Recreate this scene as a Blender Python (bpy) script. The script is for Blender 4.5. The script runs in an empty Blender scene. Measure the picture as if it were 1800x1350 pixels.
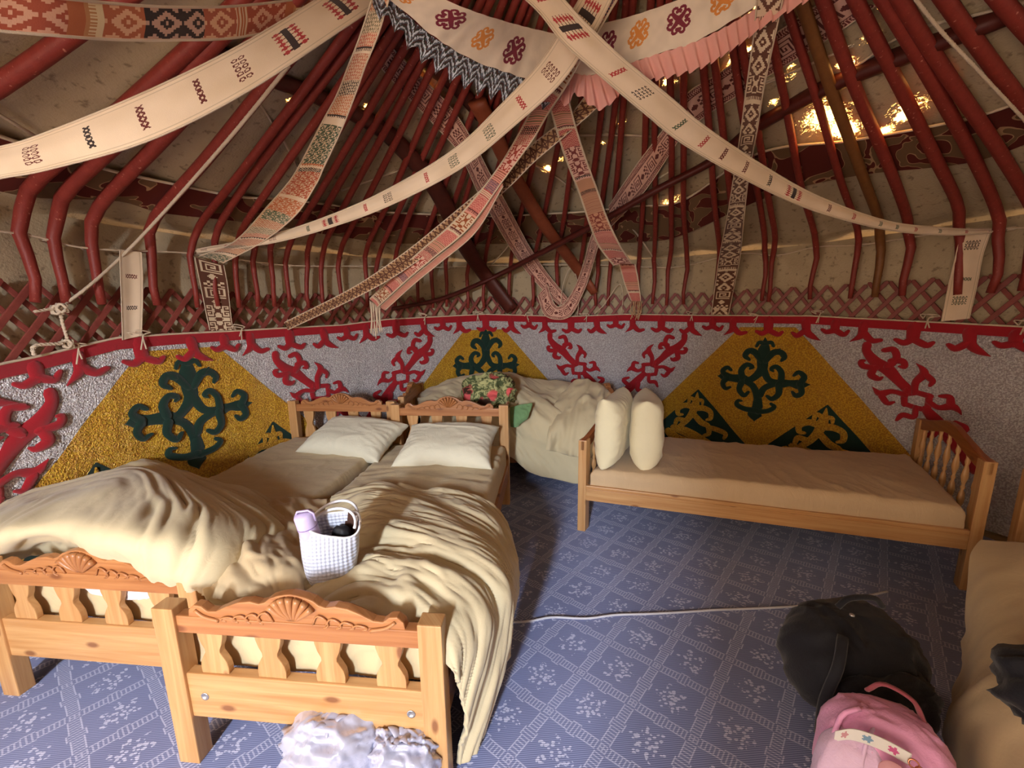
import bpy, bmesh, math, random
import numpy as np
from mathutils import Vector, Matrix, Euler
R = math.radians
random.seed(7); rng = np.random.default_rng(7)
SC = bpy.context.scene
COL = SC.collection

# ------------------------------------------------------------------ camera, world, lights, exposure
F = 676.0; PITCH = R(9.7); ROLL = R(.9); EYE = np.array([0., 0., 1.5])
cam_d = bpy.data.cameras.new('camera'); cam = bpy.data.objects.new('camera', cam_d); COL.objects.link(cam)
cam_d.sensor_width = 36; cam_d.lens = F/1800*36; cam_d.clip_start = .02; cam_d.clip_end = 100
cam.location = (0, 0, 1.5)
_f = Vector((0, math.cos(PITCH), -math.sin(PITCH))); _u = Vector((0, math.sin(PITCH), math.cos(PITCH))); _r = Vector((1, 0, 0))
_r2 = _r*math.cos(ROLL)-_u*math.sin(ROLL)*1.0; _u2 = _u*math.cos(ROLL)+_r*math.sin(ROLL)
cam.rotation_euler = Matrix((_r2, _u2, -_f)).transposed().to_euler()
SC.camera = cam

world = bpy.data.worlds.new('sky'); SC.world = world; world.use_nodes = True
bg = world.node_tree.nodes['Background']; bg.inputs[0].default_value = (1, .77, .57, 1); bg.inputs[1].default_value = 3.3

def area(name, loc, target, sx, sy, power, color, spread=180):
    l = bpy.data.lights.new(name, 'AREA'); l.shape = 'RECTANGLE'; l.size = sx; l.size_y = sy
    l.energy = power; l.color = color; l.spread = R(spread)
    o = bpy.data.objects.new(name, l); COL.objects.link(o); o.location = loc
    o.rotation_euler = (Vector(target)-Vector(loc)).to_track_quat('-Z', 'Y').to_euler()
    return o
area('doorway_daylight', (-1.2, -3.0, 2.0), (.3, 2.4, .3), .26, .9, 145, (.80, .89, 1.0))
sun_d = bpy.data.lights.new('sun', 'SUN'); sun_d.energy = 22; sun_d.angle = R(.6); sun_d.color = (1, .88, .7)
sun = bpy.data.objects.new('sun', sun_d); COL.objects.link(sun)
sun.rotation_euler = Vector((-.55, -.45, -.75)).to_track_quat('-Z', 'Y').to_euler()

SC.view_settings.view_transform = 'Standard'; SC.view_settings.look = 'None'
SC.view_settings.exposure = 0.95; SC.view_settings.gamma = 1; SC.view_settings.use_curve_mapping = False
SC.cycles.use_denoising = True
SC.cycles.max_bounces = 6; SC.cycles.diffuse_bounces = 4; SC.cycles.glossy_bounces = 3; SC.cycles.transmission_bounces = 4
SC.cycles.caustics_reflective = False; SC.cycles.caustics_refractive = False; SC.cycles.sample_clamp_indirect = 4

# ------------------------------------------------------------------ measuring from the photograph
CX, CY = .45, 1.35          # axis of the round tent
RW = 3.05                   # inner radius of the wall
EAVE_R, EAVE_Z, SLOPE = 3.02, 2.08, .42
def ray(u, v):
    a = (u-900)/F; b = (675-v)/F
    c, s = math.cos(ROLL), math.sin(ROLL)
    x = a*c+b*s; y = -a*s+b*c
    return np.array([x, math.cos(PITCH)+y*math.sin(PITCH), -math.sin(PITCH)+y*math.cos(PITCH)])
def atY(u, v, Y): d = ray(u, v); return EYE+d*(Y/d[1])
def atZ(u, v, z): d = ray(u, v); return EYE+d*((z-1.5)/d[2])
def onW(u, v, r=RW):
    d = ray(u, v); q = EYE[:2]-np.array([CX, CY]); A = d[:2]@d[:2]; B = 2*q@d[:2]; D = q@q-r*r
    return EYE+d*((-B+math.sqrt(B*B-4*A*D))/2/A)
def roof_z(r): return EAVE_Z+(EAVE_R-r)*SLOPE
def onC(u, v, off=0.):       # on the roof cone; off > 0 = inside (below) the poles
    d = ray(u, v); t = np.linspace(.5, 7, 2600); P = EYE[None]+d[None]*t[:, None]
    r = np.hypot(P[:, 0]-CX, P[:, 1]-CY); lim = np.where(r < EAVE_R, roof_z(r)-off, 99)
    bad = (P[:, 2] >= lim) | (r > RW-.03-off*.6)
    return P[np.argmax(bad)]
def pol(th, r, z): return np.array([CX+r*math.sin(th), CY+r*math.cos(th), z])
def ang(P): return math.atan2(P[0]-CX, P[1]-CY)

# ------------------------------------------------------------------ noise (vectorised)
_perm = rng.permutation(512)
def vnoise(x, y, z=0.):
    x = np.asarray(x, float); y = np.asarray(y, float); z = np.zeros_like(x)+z
    xi, yi, zi = np.floor(x).astype(int), np.floor(y).astype(int), np.floor(z).astype(int)
    xf, yf, zf = x-xi, y-yi, z-zi
    sx, sy, sz = [t*t*(3-2*t) for t in (xf, yf, zf)]
    def h(i, j, k): return (_perm[(_perm[(_perm[i & 511]+j) & 511]+k) & 511]/511.)
    def L(a, b, t): return a+(b-a)*t
    return L(L(L(h(xi, yi, zi), h(xi+1, yi, zi), sx), L(h(xi, yi+1, zi), h(xi+1, yi+1, zi), sx), sy),
             L(L(h(xi, yi, zi+1), h(xi+1, yi, zi+1), sx), L(h(xi, yi+1, zi+1), h(xi+1, yi+1, zi+1), sx), sy), sz)
def ridged(x, y, z=0., oct=3):
    s = 0; a = 1; t = 0
    for o in range(oct):
        wx = vnoise(x*.9+7, y*.9, z+3)*1.4; wy = vnoise(x*.9, y*.9+9, z+8)*1.4
        n = 1-abs(2*vnoise(x+wx, y+wy, z+o*5.3)-1); s = s+a*n*n; t += a; a *= .5; x = x*1.9; y = y*1.9
    return s/t

# ------------------------------------------------------------------ materials
def srgb(r, g, b):
    f = lambda c: (c/255/12.92) if c/255 <= .04045 else ((c/255+.055)/1.055)**2.4
    return (f(r), f(g), f(b))
class NT:
    def __init__(s, name, rough=.8):
        s.m = bpy.data.materials.new(name); s.m.use_nodes = True; s.t = s.m.node_tree; s.n = s.t.nodes; s.l = s.t.links
        s.b = s.n['Principled BSDF']; s.b.inputs['Roughness'].default_value = rough; s.out = s.n['Material Output']
        s.b.inputs['Specular IOR Level'].default_value = .3
    def node(s, kind, **kw):
        n = s.n.new(kind)
        for k, v in kw.items(): setattr(n, k, v)
        return n
    def put(s, sock, v):
        if isinstance(v, bpy.types.NodeSocket): s.l.new(v, sock)
        elif isinstance(v, (tuple, list)) and len(v) == 3 and sock.type == 'RGBA': sock.default_value = (*v, 1)
        else: sock.default_value = v
    def M(s, op, a, b=0., c=0.):
        n = s.node('ShaderNodeMath', operation=op); s.put(n.inputs[0], a); s.put(n.inputs[1], b)
        if len(n.inputs) > 2: s.put(n.inputs[2], c)
        return n.outputs[0]
    def mix(s, f, a, b):
        n = s.node('ShaderNodeMix', data_type='RGBA'); s.put(n.inputs[0], f); s.put(n.inputs[6], a); s.put(n.inputs[7], b); return n.outputs[2]
    def coord(s, kind='Object'): return s.node('ShaderNodeTexCoord').outputs[kind]
    def map(s, v, scale=(1, 1, 1), rot=(0, 0, 0), loc=(0, 0, 0)):
        n = s.node('ShaderNodeMapping'); s.l.new(v, n.inputs[0]); n.inputs['Scale'].default_value = scale
        n.inputs['Rotation'].default_value = rot; n.inputs['Location'].default_value = loc; return n.outputs[0]
    def noise(s, v, scale, detail=3, rough=.5, dist=0.):
        n = s.node('ShaderNodeTexNoise'); s.l.new(v, n.inputs['Vector']); n.inputs['Scale'].default_value = scale
        n.inputs['Detail'].default_value = detail; n.inputs['Roughness'].default_value = rough; n.inputs['Distortion'].default_value = dist
        return n.outputs['Fac']
    def ramp(s, f, lo, hi):
        n = s.node('ShaderNodeMapRange'); s.l.new(f, n.inputs[0]); n.inputs[1].default_value = lo; n.inputs[2].default_value = hi; return n.outputs[0]
    def bump(s, h, strength=.3, dist=.01):
        n = s.node('ShaderNodeBump'); n.inputs['Strength'].default_value = strength; n.inputs['Distance'].default_value = dist
        s.l.new(h, n.inputs['Height']); s.l.new(n.outputs[0], s.b.inputs['Normal'])
    def color(s, v): s.put(s.b.inputs['Base Color'], v); return s
    def sheen(s, w=.3): s.b.inputs['Sheen Weight'].default_value = w; return s

def wood(name, c1, c2, knot=(.16, .05, .02), rough=.42):
    t = NT(name, rough); uv = t.node('ShaderNodeUVMap').outputs[0]
    oi = t.node('ShaderNodeObjectInfo').outputs['Random']
    sep = t.node('ShaderNodeSeparateXYZ'); t.l.new(uv, sep.inputs[0])
    off = t.M('MULTIPLY', oi, 13.)
    cb = t.node('ShaderNodeCombineXYZ'); t.l.new(t.M('ADD', sep.outputs[0], off), cb.inputs[0]); t.l.new(sep.outputs[1], cb.inputs[1])
    v = cb.outputs[0]
    g = t.noise(t.map(v, (1.6, 34, 1)), 1.0, 4, .6, .6)
    g2 = t.noise(t.map(v, (5, 130, 1)), 1.0, 2, .5)
    k = t.node('ShaderNodeTexVoronoi', voronoi_dimensions='2D'); t.l.new(t.map(v, (3.1, 7.5, 1)), k.inputs['Vector']); k.inputs['Scale'].default_value = 1.
    kd = t.ramp(k.outputs['Distance'], .11, .05)
    kc = t.node('ShaderNodeSeparateColor'); t.l.new(k.outputs['Color'], kc.inputs[0]); on = t.M('GREATER_THAN', kc.outputs[0], .55)
    c = t.mix(t.ramp(g, .35, .68), c1, c2); c = t.mix(t.M('MULTIPLY', g2, .35), c, tuple(x*.55 for x in c2))
    c = t.mix(t.M('MULTIPLY', t.M('MULTIPLY', kd, on), .8), c, knot)
    t.color(c); t.bump(g2, .12, .002); t.b.inputs['Coat Weight'].default_value = .25; t.b.inputs['Coat Roughness'].default_value = .25
    return t.m
def cloth_mat(name, c, bump=.35, scale=30, rough=.9, var=.12, sheen=.15, stretch=(1, 1, 1)):
    t = NT(name, rough); v = t.map(t.coord(), stretch)
    n = t.noise(v, scale, 5, .6, 1.2); n2 = t.noise(v, 4, 3)
    t.color(t.mix(t.M('MULTIPLY', n2, var*3), c, tuple(x*.62 for x in c)))
    t.bump(n, bump, .012); t.sheen(sheen); return t.m
def plain(name, c, rough=.6, metal=0., bump=0., scale=60):
    t = NT(name, rough); v = t.coord(); n = t.noise(v, scale, 3)
    t.color(t.mix(t.M('MULTIPLY', n, .3), c, tuple(x*.6 for x in c))); t.b.inputs['Metallic'].default_value = metal
    if bump: t.bump(n, bump, .004)
    return t.m
def attr_mat(name, bump=.25, scale=400, rough=.9):
    t = NT(name, rough); a = t.node('ShaderNodeAttribute', attribute_name='weave')
    n = t.noise(t.coord(), 9, 3); c = t.mix(t.M('MULTIPLY', n, .22), a.outputs['Color'], (.2, .13, .09))
    t.color(c); t.bump(t.noise(t.coord(), scale, 2), bump, .002); t.sheen(.2); return t.m
def foil(name, c, c2, rough=.33):
    t = NT(name, rough); v = t.coord()
    fine = t.noise(v, 95, 2, .6); vert = t.noise(t.map(v, (5, 5, 1.2)), 1.3, 3, .5, .8); mid = t.noise(v, 38, 4, .7, 1.)
    t.color(t.mix(t.ramp(fine, .42, .56), c, c2)); t.b.inputs['Metallic'].default_value = .22; t.b.inputs['Specular IOR Level'].default_value = 1.; t.b.inputs['Coat Weight'].default_value = .6; t.b.inputs['Coat Roughness'].default_value = .12; t.b.inputs['Coat IOR'].default_value = 1.8
    vo = t.node('ShaderNodeTexVoronoi'); t.l.new(v, vo.inputs['Vector']); vo.inputs['Scale'].default_value = 120
    h = t.M('ADD', t.M('ADD', t.M('MULTIPLY', fine, .5), t.M('MULTIPLY', vo.outputs['Distance'], .35)), t.M('ADD', t.M('MULTIPLY', vert, 1.3), t.M('MULTIPLY', mid, .9)))
    t.bump(h, 1., .03); t.l.new(t.b.inputs['Normal'].links[0].from_socket, t.b.inputs['Coat Normal']); t.put(t.b.inputs['Roughness'], t.M('ADD', t.M('MULTIPLY', fine, .35), rough-.1)); return t.m

PINE = wood('pine', srgb(206, 162, 110), srgb(182, 130, 80))
PINE_RAIL = wood('pine_rail', srgb(188, 130, 82), srgb(156, 98, 56))
RAIL_BROWN = wood('brown_rail', srgb(170, 100, 56), srgb(136, 70, 36))
PINE_DARK = wood('pine_dark', srgb(150, 88, 50), srgb(110, 58, 30))
SHEET = cloth_mat('cotton_sheet', srgb(202, 182, 144), .5, 5, stretch=(1.2, 3.2, 1))
DUVET = cloth_mat('cotton_duvet', srgb(210, 194, 158), .16, 16)
DUVET_TAN = cloth_mat('cotton_duvet_tan', srgb(196, 174, 138), .15, 12)
PILLOW = cloth_mat('cotton_pillow', srgb(218, 212, 190), .3, 13)
SILVER = foil('silver_lame', srgb(255, 252, 252), srgb(212, 202, 206))
GOLD = foil('gold_lame', srgb(250, 200, 52), srgb(216, 148, 20), .34)
RED = cloth_mat('red_velvet', srgb(160, 14, 30), .25, 25, .85, .2, .5)
GREEN = cloth_mat('dark_green_velvet', srgb(8, 44, 34), .2, 25, .85, .2, .4)
CREAMCORD = cloth_mat('cream_cord', srgb(222, 200, 172), .5, 300)
WEAVE = attr_mat('woven_band')
COTTON = attr_mat('printed_cotton', .3, 60)
STICK = NT('red_painted_willow', .5)
_v = STICK.coord(); _n = STICK.noise(STICK.map(_v, (1, 1, .25)), 22, 5, .7); _s = STICK.noise(_v, 70, 2)
STICK.color(STICK.mix(STICK.ramp(_s, .68, .78), STICK.mix(_n, srgb(150, 60, 50), srgb(106, 36, 30)), srgb(190, 124, 106))); STICK.bump(_n, .5, .006)
STICK = STICK.m
def stick2(name, a, b):
    t = NT(name, .5); v = t.coord(); n = t.noise(v, 14, 5, .7); t.color(t.mix(n, a, b)); t.bump(n, .35, .006); return t.m
LATT = stick2('red_lattice_paint', srgb(152, 78, 68), srgb(106, 46, 40))
BEAM = stick2('dark_red_beam_paint', srgb(96, 36, 28), srgb(58, 20, 15))
BEAM2 = stick2('brown_red_board', srgb(92, 40, 30), srgb(56, 22, 16))
BEAM3 = stick2('orange_brown_wood', srgb(156, 84, 54), srgb(112, 50, 32))
BROWNSTICK = stick2('bare_brown_willow', srgb(138, 92, 50), srgb(96, 56, 30))

# felt of walls and roof: grey-brown wool, worn thin in places where the sun shows through
ft = NT('grey_felt', .95); v = ft.coord(); n1 = ft.noise(v, 3, 5, .6); n2 = ft.noise(v, 90, 3)
c = ft.mix(n1, srgb(202, 182, 150), srgb(158, 138, 108)); c = ft.mix(ft.M('MULTIPLY', ft.ramp(ft.noise(v, 28, 3), .6, .7), .5), c, srgb(80, 64, 48))
ft.color(c); ft.bump(n2, .5, .006)
thin = ft.node('ShaderNodeAttribute', attribute_name='thin').outputs['Fac']
spk = ft.noise(v, 34, 5, .8, 1.5)
mask = ft.ramp(ft.M('ADD', ft.M('MULTIPLY', thin, .55), ft.M('MULTIPLY', spk, 1.1)), .86, .98)
tr = ft.node('ShaderNodeBsdfTranslucent'); tr.inputs[0].default_value = (1, .55, .16, 1)
mx = ft.node('ShaderNodeMixShader'); ft.l.new(ft.M('MULTIPLY', mask, 1.), mx.inputs[0]); ft.l.new(ft.b.outputs[0], mx.inputs[1]); ft.l.new(tr.outputs[0], mx.inputs[2])
ft.l.new(mx.outputs[0], ft.out.inputs[0]); FELT = ft.m
# dark ornamented felt strip: curling maroon shapes with pale outlines
st = NT('ornament_felt', .95); v = st.coord(); w_ = st.noise(v, 4.2, 1, .4, 1.6)
edge = st.M('LESS_THAN', st.M('ABSOLUTE', st.M('SUBTRACT', w_, .5)), .008)
c = st.mix(st.M('GREATER_THAN', w_, .5), srgb(112, 84, 58), srgb(92, 34, 26)); c = st.mix(st.M('MULTIPLY', edge, .75), c, srgb(190, 150, 110))
st.color(c); st.bump(w_, .3, .01); STRIP = st.m

# carpet: navy loop pile, rotated diamond trellis with sprigs, seam where two widths meet
cp = NT('carpet_weave', .95); v = cp.coord(); sp = cp.node('ShaderNodeSeparateXYZ'); cp.l.new(v, sp.inputs[0]); X, Y = sp.outputs[0], sp.outputs[1]
Mx = cp.M
side = Mx('GREATER_THAN', Mx('SUBTRACT', Y, Mx('MULTIPLY', X, .038)), 1.697)
wob = Mx('MULTIPLY', Mx('SUBTRACT', cp.noise(v, 6, 1), .5), .012)
dx = Mx('SUBTRACT', Mx('ADD', X, wob), Mx('ADD', .096, Mx('MULTIPLY', side, .374-.096))); dy = Mx('SUBTRACT', Mx('ADD', Y, wob), Mx('ADD', 1.55, Mx('MULTIPLY', side, 1.774-1.55)))
p_ = Mx('DIVIDE', Mx('ADD', Mx('MULTIPLY', dx, .997), Mx('MULTIPLY', dy, .078)), .334)
q_ = Mx('DIVIDE', Mx('SUBTRACT', Mx('MULTIPLY', dy, .997), Mx('MULTIPLY', dx, .078)), .297)
a_ = Mx('ADD', p_, q_); b_ = Mx('SUBTRACT', p_, q_)
def cell(s): return Mx('SUBTRACT', Mx('FRACT', Mx('ADD', s, .5)), .5)      # -0.5..0.5, zero on a line
ca, cb_ = cell(a_), cell(b_); da, db = Mx('ABSOLUTE', ca), Mx('ABSOLUTE', cb_)
def band(d, o):
    bulge = Mx('MULTIPLY', Mx('GREATER_THAN', Mx('COSINE', Mx('MULTIPLY', o, 2*math.pi)), -2), 0)
    wl = Mx('ADD', .062, Mx('MULTIPLY', Mx('LESS_THAN', Mx('ABSOLUTE', Mx('SUBTRACT', Mx('FRACT', o), .5)), .08), .035))
    inner = Mx('LESS_THAN', d, wl)
    edge = Mx('LESS_THAN', Mx('ABSOLUTE', Mx('SUBTRACT', d, Mx('ADD', wl, .013))), .010)
    tick = Mx('MULTIPLY', inner, Mx('LESS_THAN', Mx('FRACT', Mx('MULTIPLY', o, 17)), .36))
    return edge, tick, Mx('LESS_THAN', d, Mx('ADD', wl, .03))
e1, t1, z1 = band(da, b_); e2, t2, z2 = band(db, a_)
line = Mx('MAXIMUM', Mx('MAXIMUM', Mx('MULTIPLY', e1, Mx('SUBTRACT', 1, z2)), Mx('MULTIPLY', e2, Mx('SUBTRACT', 1, z1))), Mx('MULTIPLY', Mx('MAXIMUM', t1, t2), .8))
fa, fb = Mx('SUBTRACT', Mx('FRACT', a_), .5), Mx('SUBTRACT', Mx('FRACT', b_), .5)
rr = Mx('SQRT', Mx('ADD', Mx('MULTIPLY', fa, fa), Mx('MULTIPLY', fb, fb))); th = Mx('ARCTAN2', fa, fb)
pet = Mx('GREATER_THAN', Mx('COSINE', Mx('MULTIPLY', th, 6)), Mx('ADD', -.2, Mx('MULTIPLY', Mx('ABSOLUTE', Mx('SUBTRACT', rr, .13)), 14)))
vo = cp.node('ShaderNodeTexVoronoi'); cp.l.new(cp.map(v, (58, 92, 1), (0, 0, .5)), vo.inputs['Vector']); vo.inputs['Scale'].default_value = 1
leaf = Mx('MULTIPLY', Mx('LESS_THAN', vo.outputs['Distance'], .43), Mx('LESS_THAN', rr, Mx('ADD', .24, Mx('MULTIPLY', Mx('COSINE', Mx('MULTIPLY', th, 6)), .07))))
dot = Mx('LESS_THAN', rr, .03)
pat = Mx('MAXIMUM', Mx('MULTIPLY', line, .75), Mx('MULTIPLY', leaf, .9))
rib = Mx('FRACT', Mx('DIVIDE', Mx('ADD', Y, Mx('MULTIPLY', X, -.06)), .0065)); ribl = Mx('GREATER_THAN', rib, .5)
pat2 = Mx('MULTIPLY', pat, Mx('ADD', .38, Mx('MULTIPLY', ribl, .5)))
base = cp.mix(Mx('MULTIPLY', ribl, .8), srgb(98, 108, 152), srgb(150, 162, 208)); base = cp.mix(Mx('MULTIPLY', cp.noise(v, 3, 4), .5), base, srgb(70, 66, 92))
cp.color(cp.mix(pat2, base, srgb(212, 216, 242))); cp.bump(Mx('ADD', rib, Mx('MULTIPLY', pat, 1.)), .5, .003); cp.sheen(.35); CARPET = cp.m

# ------------------------------------------------------------------ builders
def link(o, parent=None, keep=False):
    COL.objects.link(o)
    if parent is not None:
        o.parent = parent
        if keep: o.matrix_parent_inverse = parent.get('_inv') or Matrix.LocRotScale(parent.location, parent.rotation_euler, None).inverted()
    return o
def mesh(name, V, Fc, mat, parent=None, smooth=True, keep=True, uv=None, col=None):
    me = bpy.data.meshes.new(name); V = np.asarray(V, float)
    if isinstance(Fc, np.ndarray) and Fc.ndim == 2:
        nf, k = Fc.shape
        me.vertices.add(len(V)); me.vertices.foreach_set('co', V.ravel()); me.loops.add(nf*k); me.loops.foreach_set('vertex_index', Fc.ravel().astype(np.int32))
        me.polygons.add(nf); me.polygons.foreach_set('loop_start', np.arange(0, nf*k, k, dtype=np.int32)); me.polygons.foreach_set('loop_total', np.full(nf, k, np.int32)); me.update(calc_edges=True)
    else:
        me.from_pydata(V.tolist(), [], [list(map(int, f)) for f in Fc]); me.update()
    me.polygons.foreach_set('use_smooth', [smooth]*len(me.polygons))
    if mat is not None: me.materials.append(mat)
    if uv is not None:
        l = me.uv_layers.new(name='UVMap'); vi = np.zeros(len(me.loops), np.int32); me.loops.foreach_get('vertex_index', vi)
        l.data.foreach_set('uv', np.asarray(uv, np.float32)[vi].ravel())
    if col is not None:      # one colour per face
        a = me.color_attributes.new('weave', 'FLOAT_COLOR', 'CORNER'); k = len(me.loops)//len(me.polygons)
        cc = np.ones((len(me.polygons), 4), np.float32); cc[:, :3] = col; a.data.foreach_set('color', np.repeat(cc, k, 0).ravel())
    o = bpy.data.objects.new(name, me); return link(o, parent, keep)
def tag(o, label=None, cat=None, group=None, kind=None):
    if label: o['label'] = label
    if cat: o['category'] = cat
    if group: o['group'] = group
    if kind: o['kind'] = kind
    return o
def empty(name, loc=(0, 0, 0), rz=0., **k):
    o = bpy.data.objects.new(name, None); o.location = loc; o.rotation_euler = (0, 0, rz); o.empty_display_size = .1; COL.objects.link(o); return tag(o, **k)
def gridfaces(nu, nv, closeu=False):
    i = np.arange(nu if closeu else nu-1)[:, None]; j = np.arange(nv-1)[None]
    a = i*nv+j; b = ((i+1) % nu)*nv+j
    return np.stack([a, b, b+1, a+1], -1).reshape(-1, 4)
def crom(P, n, closed=False):     # Catmull-Rom through rows of P (k, d), n samples, roughly even in arc length
    P = np.asarray(P, float); k = len(P)
    if k == 2: t = np.linspace(0, 1, n)[:, None]; return P[0]+(P[1]-P[0])*t
    E = np.vstack([2*P[0]-P[1], P, 2*P[-1]-P[-2]])
    def ev(s):
        i = np.clip(np.floor(s).astype(int), 0, k-2); t = (s-i)[:, None]; p0, p1, p2, p3 = E[i], E[i+1], E[i+2], E[i+3]
        return .5*((2*p1)+(-p0+p2)*t+(2*p0-5*p1+4*p2-p3)*t*t+(-p0+3*p1-3*p2+p3)*t**3)
    s = np.linspace(0, k-1, max(n*3, 60)); Q = ev(s); d = np.r_[0, np.cumsum(np.linalg.norm(np.diff(Q[:, :3], axis=0), axis=1))]
    return ev(np.interp(np.linspace(0, d[-1], n), d, s))
def tube_geo(P, rad, n=8, caps=True, flat=1.):
    P = np.asarray(P, float); m = len(P); rad = np.zeros(m)+rad
    T = np.gradient(P, axis=0); T /= np.linalg.norm(T, axis=1)[:, None]+1e-9
    up = np.array([0, 0, 1.]) if abs(T[0, 2]) < .9 else np.array([1., 0, 0]); V = []; N = np.cross(T[0], up); N /= np.linalg.norm(N)
    for i in range(m):
        N = N-T[i]*(N@T[i]); N /= np.linalg.norm(N)+1e-9; B = np.cross(T[i], N); a = np.arange(n)*2*math.pi/n
        V.append(P[i]+rad[i]*(np.cos(a)[:, None]*N+flat*np.sin(a)[:, None]*B))
    V = np.concatenate(V); Fc = []
    for i in range(m-1):
        for j in range(n): k = (j+1) % n; Fc.append((i*n+j, i*n+k, (i+1)*n+k, (i+1)*n+j))
    if caps: Fc += [tuple(range(n))[::-1], tuple((m-1)*n+j for j in range(n))]
    return V, Fc
def join_geo(L):
    V = []; Fc = []; o = 0
    for v, f in L: V.append(v); Fc += [tuple(int(x)+o for x in q) for q in f]; o += len(v)
    return np.concatenate(V), Fc
def tube(name, P, rad, mat, parent=None, n=8, smooth=12, keep=True, flat=1.):
    P = np.asarray(P, float); r = np.zeros(len(P))+rad
    if smooth and len(P) > 2:
        Q = crom(np.c_[P, r], smooth); P, r = Q[:, :3], Q[:, 3]
    L = np.r_[0, np.cumsum(np.linalg.norm(np.diff(P, axis=0), axis=1))]
    V, Fc = tube_geo(P, r, n, flat=flat); uv = np.c_[np.repeat(L, n), np.tile(np.arange(n)/n*.15, len(P))]
    return mesh(name, V, Fc, mat, parent, keep=keep, uv=uv)
def prism(name, O, ax, ay, az, poly, depth, mat, parent=None, bevel=.003, keep=True, xf=None, grain=0):
    """outline poly (list of (a,b)) in the plane ax, ay at O, extruded +-depth/2 along az; bevelled"""
    O, ax, ay, az = [np.asarray(t, float) for t in (O, ax, ay, az)]
    bm = bmesh.new(); n = len(poly)
    lo = [bm.verts.new(O+ax*a+ay*b-az*depth/2) for a, b in poly]; hi = [bm.verts.new(O+ax*a+ay*b+az*depth/2) for a, b in poly]
    area2 = sum(poly[i][0]*poly[(i+1) % n][1]-poly[(i+1) % n][0]*poly[i][1] for i in range(n))
    if area2 < 0: lo.reverse(); hi.reverse()
    bm.faces.new(lo[::-1]); bm.faces.new(hi)
    for i in range(n): bm.faces.new((lo[i], lo[(i+1) % n], hi[(i+1) % n], hi[i]))
    bm.normal_update()
    if bevel:
        es = [e for e in bm.edges if len(e.link_faces) == 2 and e.calc_face_angle(0) > .6]
        bmesh.ops.bevel(bm, geom=es, offset=bevel, segments=2, profile=.6, affect='EDGES', clamp_overlap=True)
    uvl = bm.loops.layers.uv.new('UVMap'); g, h = (ax, ay) if grain == 0 else (ay, ax)
    for f in bm.faces:
        for l in f.loops: co = np.array(l.vert.co)-O; l[uvl].uv = (co@g, co@h+co@az*.9)
    if xf:
        for vtx in bm.verts: vtx.co = xf(np.array(vtx.co))
    bmesh.ops.recalc_face_normals(bm, faces=bm.faces)
    me = bpy.data.meshes.new(name); bm.to_mesh(me); bm.free(); me.materials.append(mat)
    for p in me.polygons: p.use_smooth = False
    o = bpy.data.objects.new(name, me); return link(o, parent, keep)
X_, Y_, Z_ = np.eye(3)
def box(name, c, size, mat, parent=None, keep=True, bevel=.004, xf=None, grain=0):
    a, b, d = size
    if grain == 0: return prism(name, c, X_, Y_, Z_, [(-a/2, -b/2), (a/2, -b/2), (a/2, b/2), (-a/2, b/2)], d, mat, parent, bevel, keep, xf)
    if grain == 1: return prism(name, c, Y_, Z_, X_, [(-b/2, -d/2), (b/2, -d/2), (b/2, d/2), (-b/2, d/2)], a, mat, parent, bevel, keep, xf)
    return prism(name, c, Z_, X_, Y_, [(-d/2, -a/2), (d/2, -a/2), (d/2, a/2), (-d/2, a/2)], b, mat, parent, bevel, keep, xf)
def lathe_geo(prof, n=14, c=(0, 0, 0)):
    V = []; Fc = []; m = len(prof)
    for r, z in prof:
        for j in range(n): a = j*2*math.pi/n; V.append((c[0]+r*math.cos(a), c[1]+r*math.sin(a), c[2]+z))
    for i in range(m-1):
        for j in range(n): k = (j+1) % n; Fc.append((i*n+j, i*n+k, (i+1)*n+k, (i+1)*n+j))
    Fc += [tuple(range(n))[::-1], tuple((m-1)*n+j for j in range(n))]
    return np.array(V), Fc

# ------------------------------------------------------------------ setting: floor, felt wall, felt roof
mesh('floor', [pol(a, 3.6, -.012) for a in np.linspace(-math.pi, math.pi, 65)[:-1]], [list(range(64))[::-1]], plain('packed_earth', srgb(150, 128, 96), .95, 0, .5, 20), smooth=False)['kind'] = 'structure'
# carpet in two widths that meet under the cable
def carpet_half(sign):
    A, B = (2.86, 1.697)[1], 0.038
    pts = []
    for a in np.linspace(-math.pi, math.pi, 181)[:-1]:
        r = 2.93+.025*math.sin(a*9)+.02*math.sin(a*23)
        if a < -1.2 and a > -2.2: r -= .22*math.sin((a+2.2)*math.pi)
        P = pol(a, r, 0)
        pts.append(P)
    bm = bmesh.new(); f = bm.faces.new([bm.verts.new(p) for p in pts])
    g = bmesh.ops.bisect_plane(bm, geom=bm.verts[:]+bm.edges[:]+bm.faces[:], plane_co=(0, 1.697, 0), plane_no=(.038, -1, 0) if sign > 0 else (-.038, 1, 0), clear_outer=True)
    ext = bmesh.ops.extrude_face_region(bm, geom=bm.faces[:]); bmesh.ops.translate(bm, vec=(0, 0, -.009), verts=[e for e in ext['geom'] if isinstance(e, bmesh.types.BMVert)])
    bmesh.ops.recalc_face_normals(bm, faces=bm.faces)
    me = bpy.data.meshes.new('carpet'); bm.to_mesh(me); bm.free(); me.materials.append(CARPET)
    return link(bpy.data.objects.new('carpet', me))
tag(carpet_half(1), 'blue grey trellis patterned carpet width under the far beds beyond the white cable', 'carpet')
tag(carpet_half(-1), 'blue trellis patterned carpet width in the foreground on the near side of the white cable', 'carpet')

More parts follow.
